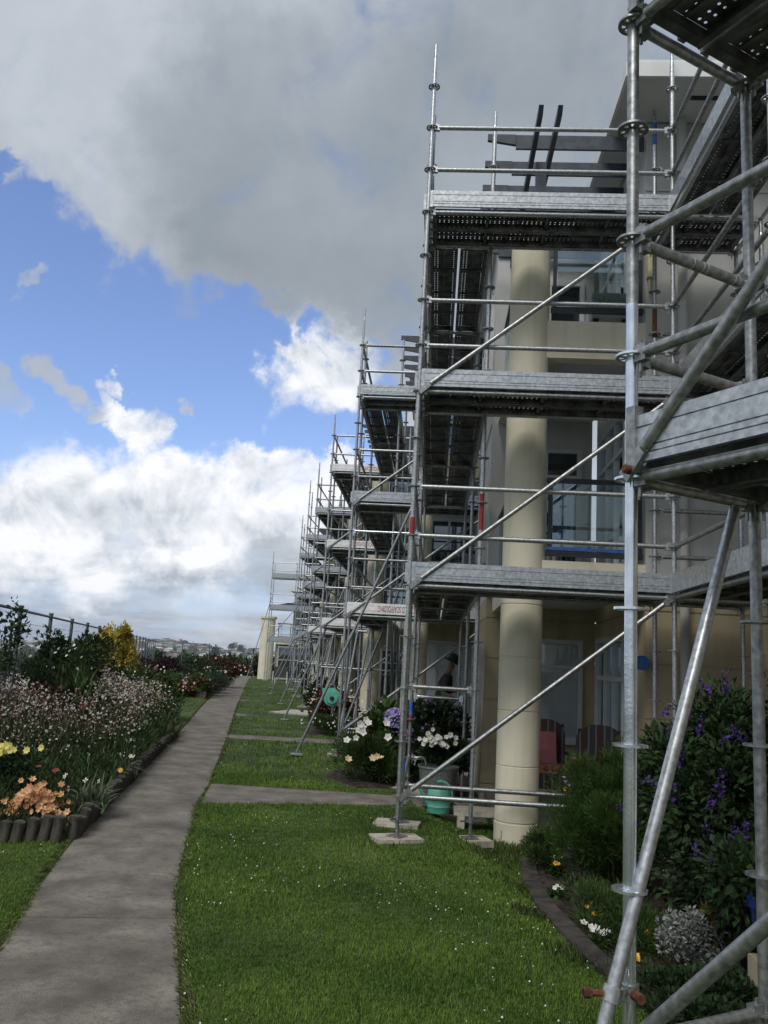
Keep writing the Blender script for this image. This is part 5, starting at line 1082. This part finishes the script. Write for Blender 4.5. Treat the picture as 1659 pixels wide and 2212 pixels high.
# second-level dining chairs glimpsed behind glass
t = thing('balcony_table', 'small white table on the first-floor balcony behind the glass panel', 'table', (1.75,11.2,2.63)); MB().box(1.45,2.05,10.9,11.5,3.25,3.28).build('table_top', whitew, t); [MB().box(x,x+.04,y_,y_+.04,2.64,3.25).build('leg', whitew, t) for x in (1.48,1.98) for y_ in (10.94,11.42)]

# ------------------------------------------------------------------ person painting a window, dark hat
def skinmesh(name, pts, edges, rad, m, parent, loc, lv=2, root=0):
    me = bpy.data.meshes.new(name); me.from_pydata(pts, edges, []); me.materials.append(m); o = place(name, me, parent, loc)
    sk = o.modifiers.new('skin', 'SKIN'); sk.use_smooth_shade = True
    for i, r in enumerate(rad): me.skin_vertices[0].data[i].radius = (r if not isinstance(r, tuple) else r[0], r if not isinstance(r, tuple) else r[1]); 
    me.skin_vertices[0].data[root].use_root = True
    su = o.modifiers.new('sub', 'SUBSURF'); su.levels = lv; su.render_levels = lv
    dg = bpy.context.evaluated_depsgraph_get(); bpy.context.view_layer.update(); ev = o.evaluated_get(bpy.context.evaluated_depsgraph_get()); m2 = bpy.data.meshes.new_from_object(ev); o.modifiers.clear(); o.data = m2; m2.shade_smooth(); return o
skin = mat('skin', (.20,.105,.07), .6, 0, .08, 9); shirt = mat('dark_shirt', (.018,.018,.02), .9, 0, .2, 9); trou = mat('dark_trousers', (.022,.023,.026), .9, 0, .2, 9)
t = thing('person', 'person in a dark brimmed hat and dark clothes holding a white cup and brush', 'person', (.21,15.1,-.0))
bp = [(-.05,0,.95),(-.02,0,1.12),(.02,0,1.30),(.05,0,1.43),(.07,0,1.51),(.10,0,1.58),(.12,0,1.68),   #0-6 spine head
      (-.04,-.10,.90),(-.01,-.10,.50),(-.04,-.10,.09),(.10,-.10,.03), (-.06,.10,.90),(-.03,.10,.50),(-.10,.10,.09),(.05,.10,.03), #7-14 legs
      (.03,-.18,1.41),(-.02,-.23,1.15),(.20,-.20,1.07),(.26,-.19,1.06), (.05,.18,1.41),(.06,.23,1.16),(.25,.14,1.20),(.31,.12,1.21)]
be = [(0,1),(1,2),(2,3),(3,4),(4,5),(5,6),(0,7),(7,8),(8,9),(9,10),(0,11),(11,12),(12,13),(13,14),(3,15),(15,16),(16,17),(17,18),(3,19),(19,20),(20,21),(21,22)]
br_ = [.13,.12,.13,.12,.05,.055,.085,.085,.06,.04,.032,.085,.06,.04,.032,.055,.042,.03,.028,.055,.042,.03,.028]
skinmesh('body', bp, be, br_, skin, t, (0,0,0))
for hx, hy, hz, sgn in ((.28,-.19,1.06,1),(.33,.12,1.21,-1)):       # fingers and thumb closing on cup and brush
    for k in range(5):
        L_f = (.055,.07,.075,.068,.052)[k] if k else .05; oy = (-.03,-.014,0,.014,.027)[k] if k else -.035*sgn
        a0 = Vector((hx,hy+oy,hz)); a1 = a0+Vector((L_f*.6,0,.006 if k else .03)); a2 = a1+Vector((L_f*.25,0,-.028)); a3 = a2+Vector((-.012,0,-.022))
        MB().tube(a0,a1,.0095,8,.0085).tube(a1,a2,.0085,8,.008).tube(a2,a3,.008,8,.006).mesh('finger', skin, True)
        place('finger', MB().tube(a0,a1,.0095,8,.0085).tube(a1,a2,.0085,8,.008).tube(a2,a3,.008,8,.006).mesh('finger', skin, True), t)
skinmesh('shirt', [bp[i] for i in (0,1,2,3,15,16,19,20)]+[(.065,0,1.48)], [(0,1),(1,2),(2,3),(3,4),(4,5),(3,6),(6,7),(3,8)], [.14,.145,.15,.14,.075,.062,.075,.062,.075], shirt, t, (0,0,0))
skinmesh('trousers', [bp[i] for i in (0,7,8,9,11,12,13)], [(0,1),(1,2),(2,3),(0,4),(4,5),(5,6)], [.15,.105,.08,.06,.105,.08,.06], trou, t, (0,0,0))
MB().box(-.08,.16,-.15,-.05,0,.08).mesh('shoe', blacks)
for y_, x_ in ((-.10,-.02),(.10,-.08)): place('shoe', cached('shoe', lambda: MB().quadbox([(-.06,-.045,0),(.20,-.045,0),(.20,.045,0),(-.06,.045,0),(-.05,-.04,.10),(.17,-.03,.045),(.17,.03,.045),(-.05,.04,.10)]).mesh('shoe', blacks)), t, (x_,y_,0))
hat = MB(); hat.lathe([(.19,-.01),(.195,.0),(.10,.02),(.098,.03),(.092,.10),(.075,.135),(.02,.145)], 28); ho = place('hat', hat.mesh('hat', shirt, True), t, (.125,0,1.70), rot=(0.05,.42,0))
place('nose', MB().tube((.20,0,1.66),(.225,0,1.645),.014,8,.010).mesh('nose', skin, True), t)
for y_ in (-.035,.035): place('eye', MB().tube((.185,y_,1.69),(.195,y_,1.688),.012,8).mesh('eye', blacks), t)
for y_ in (-.085,.085): place('ear', MB().box(.10,.135,y_-.008,y_+.008,1.65,1.71).mesh('ear', skin), t)
MB().tube((.17,0,1.625),(.192,0,1.625),.02,8,.012)
place('mouth', MB().box(.19,.20,-.025,.025,1.615,1.622).mesh('mouth', pinkc), t)
c_ = thing('paint_cup', 'white plastic paint cup in the painter hand', 'cup', (.58,15.22,1.19)); MB().lathe([(.04,.0),(.052,.13),(.055,.13),(.055,.135),(.048,.135)], 18, (.58,15.22,1.19)).build('cup_body', whitep, c_, smooth=True)
b_ = thing('paint_brush', 'small brush held low in the painter hand', 'brush', (.47,14.91,1.05)); MB().tube((.47,14.91,1.05),(.65,14.90,1.10),.008,8).build('brush_handle', timber, b_); MB().box(.65,.71,14.88,14.92,1.09,1.12).build('bristles', blacks, b_)
# dark panels stacked in the drive: soil mound by the second strip
MB().lathe([(.42,0),(.36,.05),(.2,.09),(.05,.10)], 16, (-1.05,12.45,-.01)).build('soil_mound', soil, loc=(-1.05,12.45,0), kind='structure')
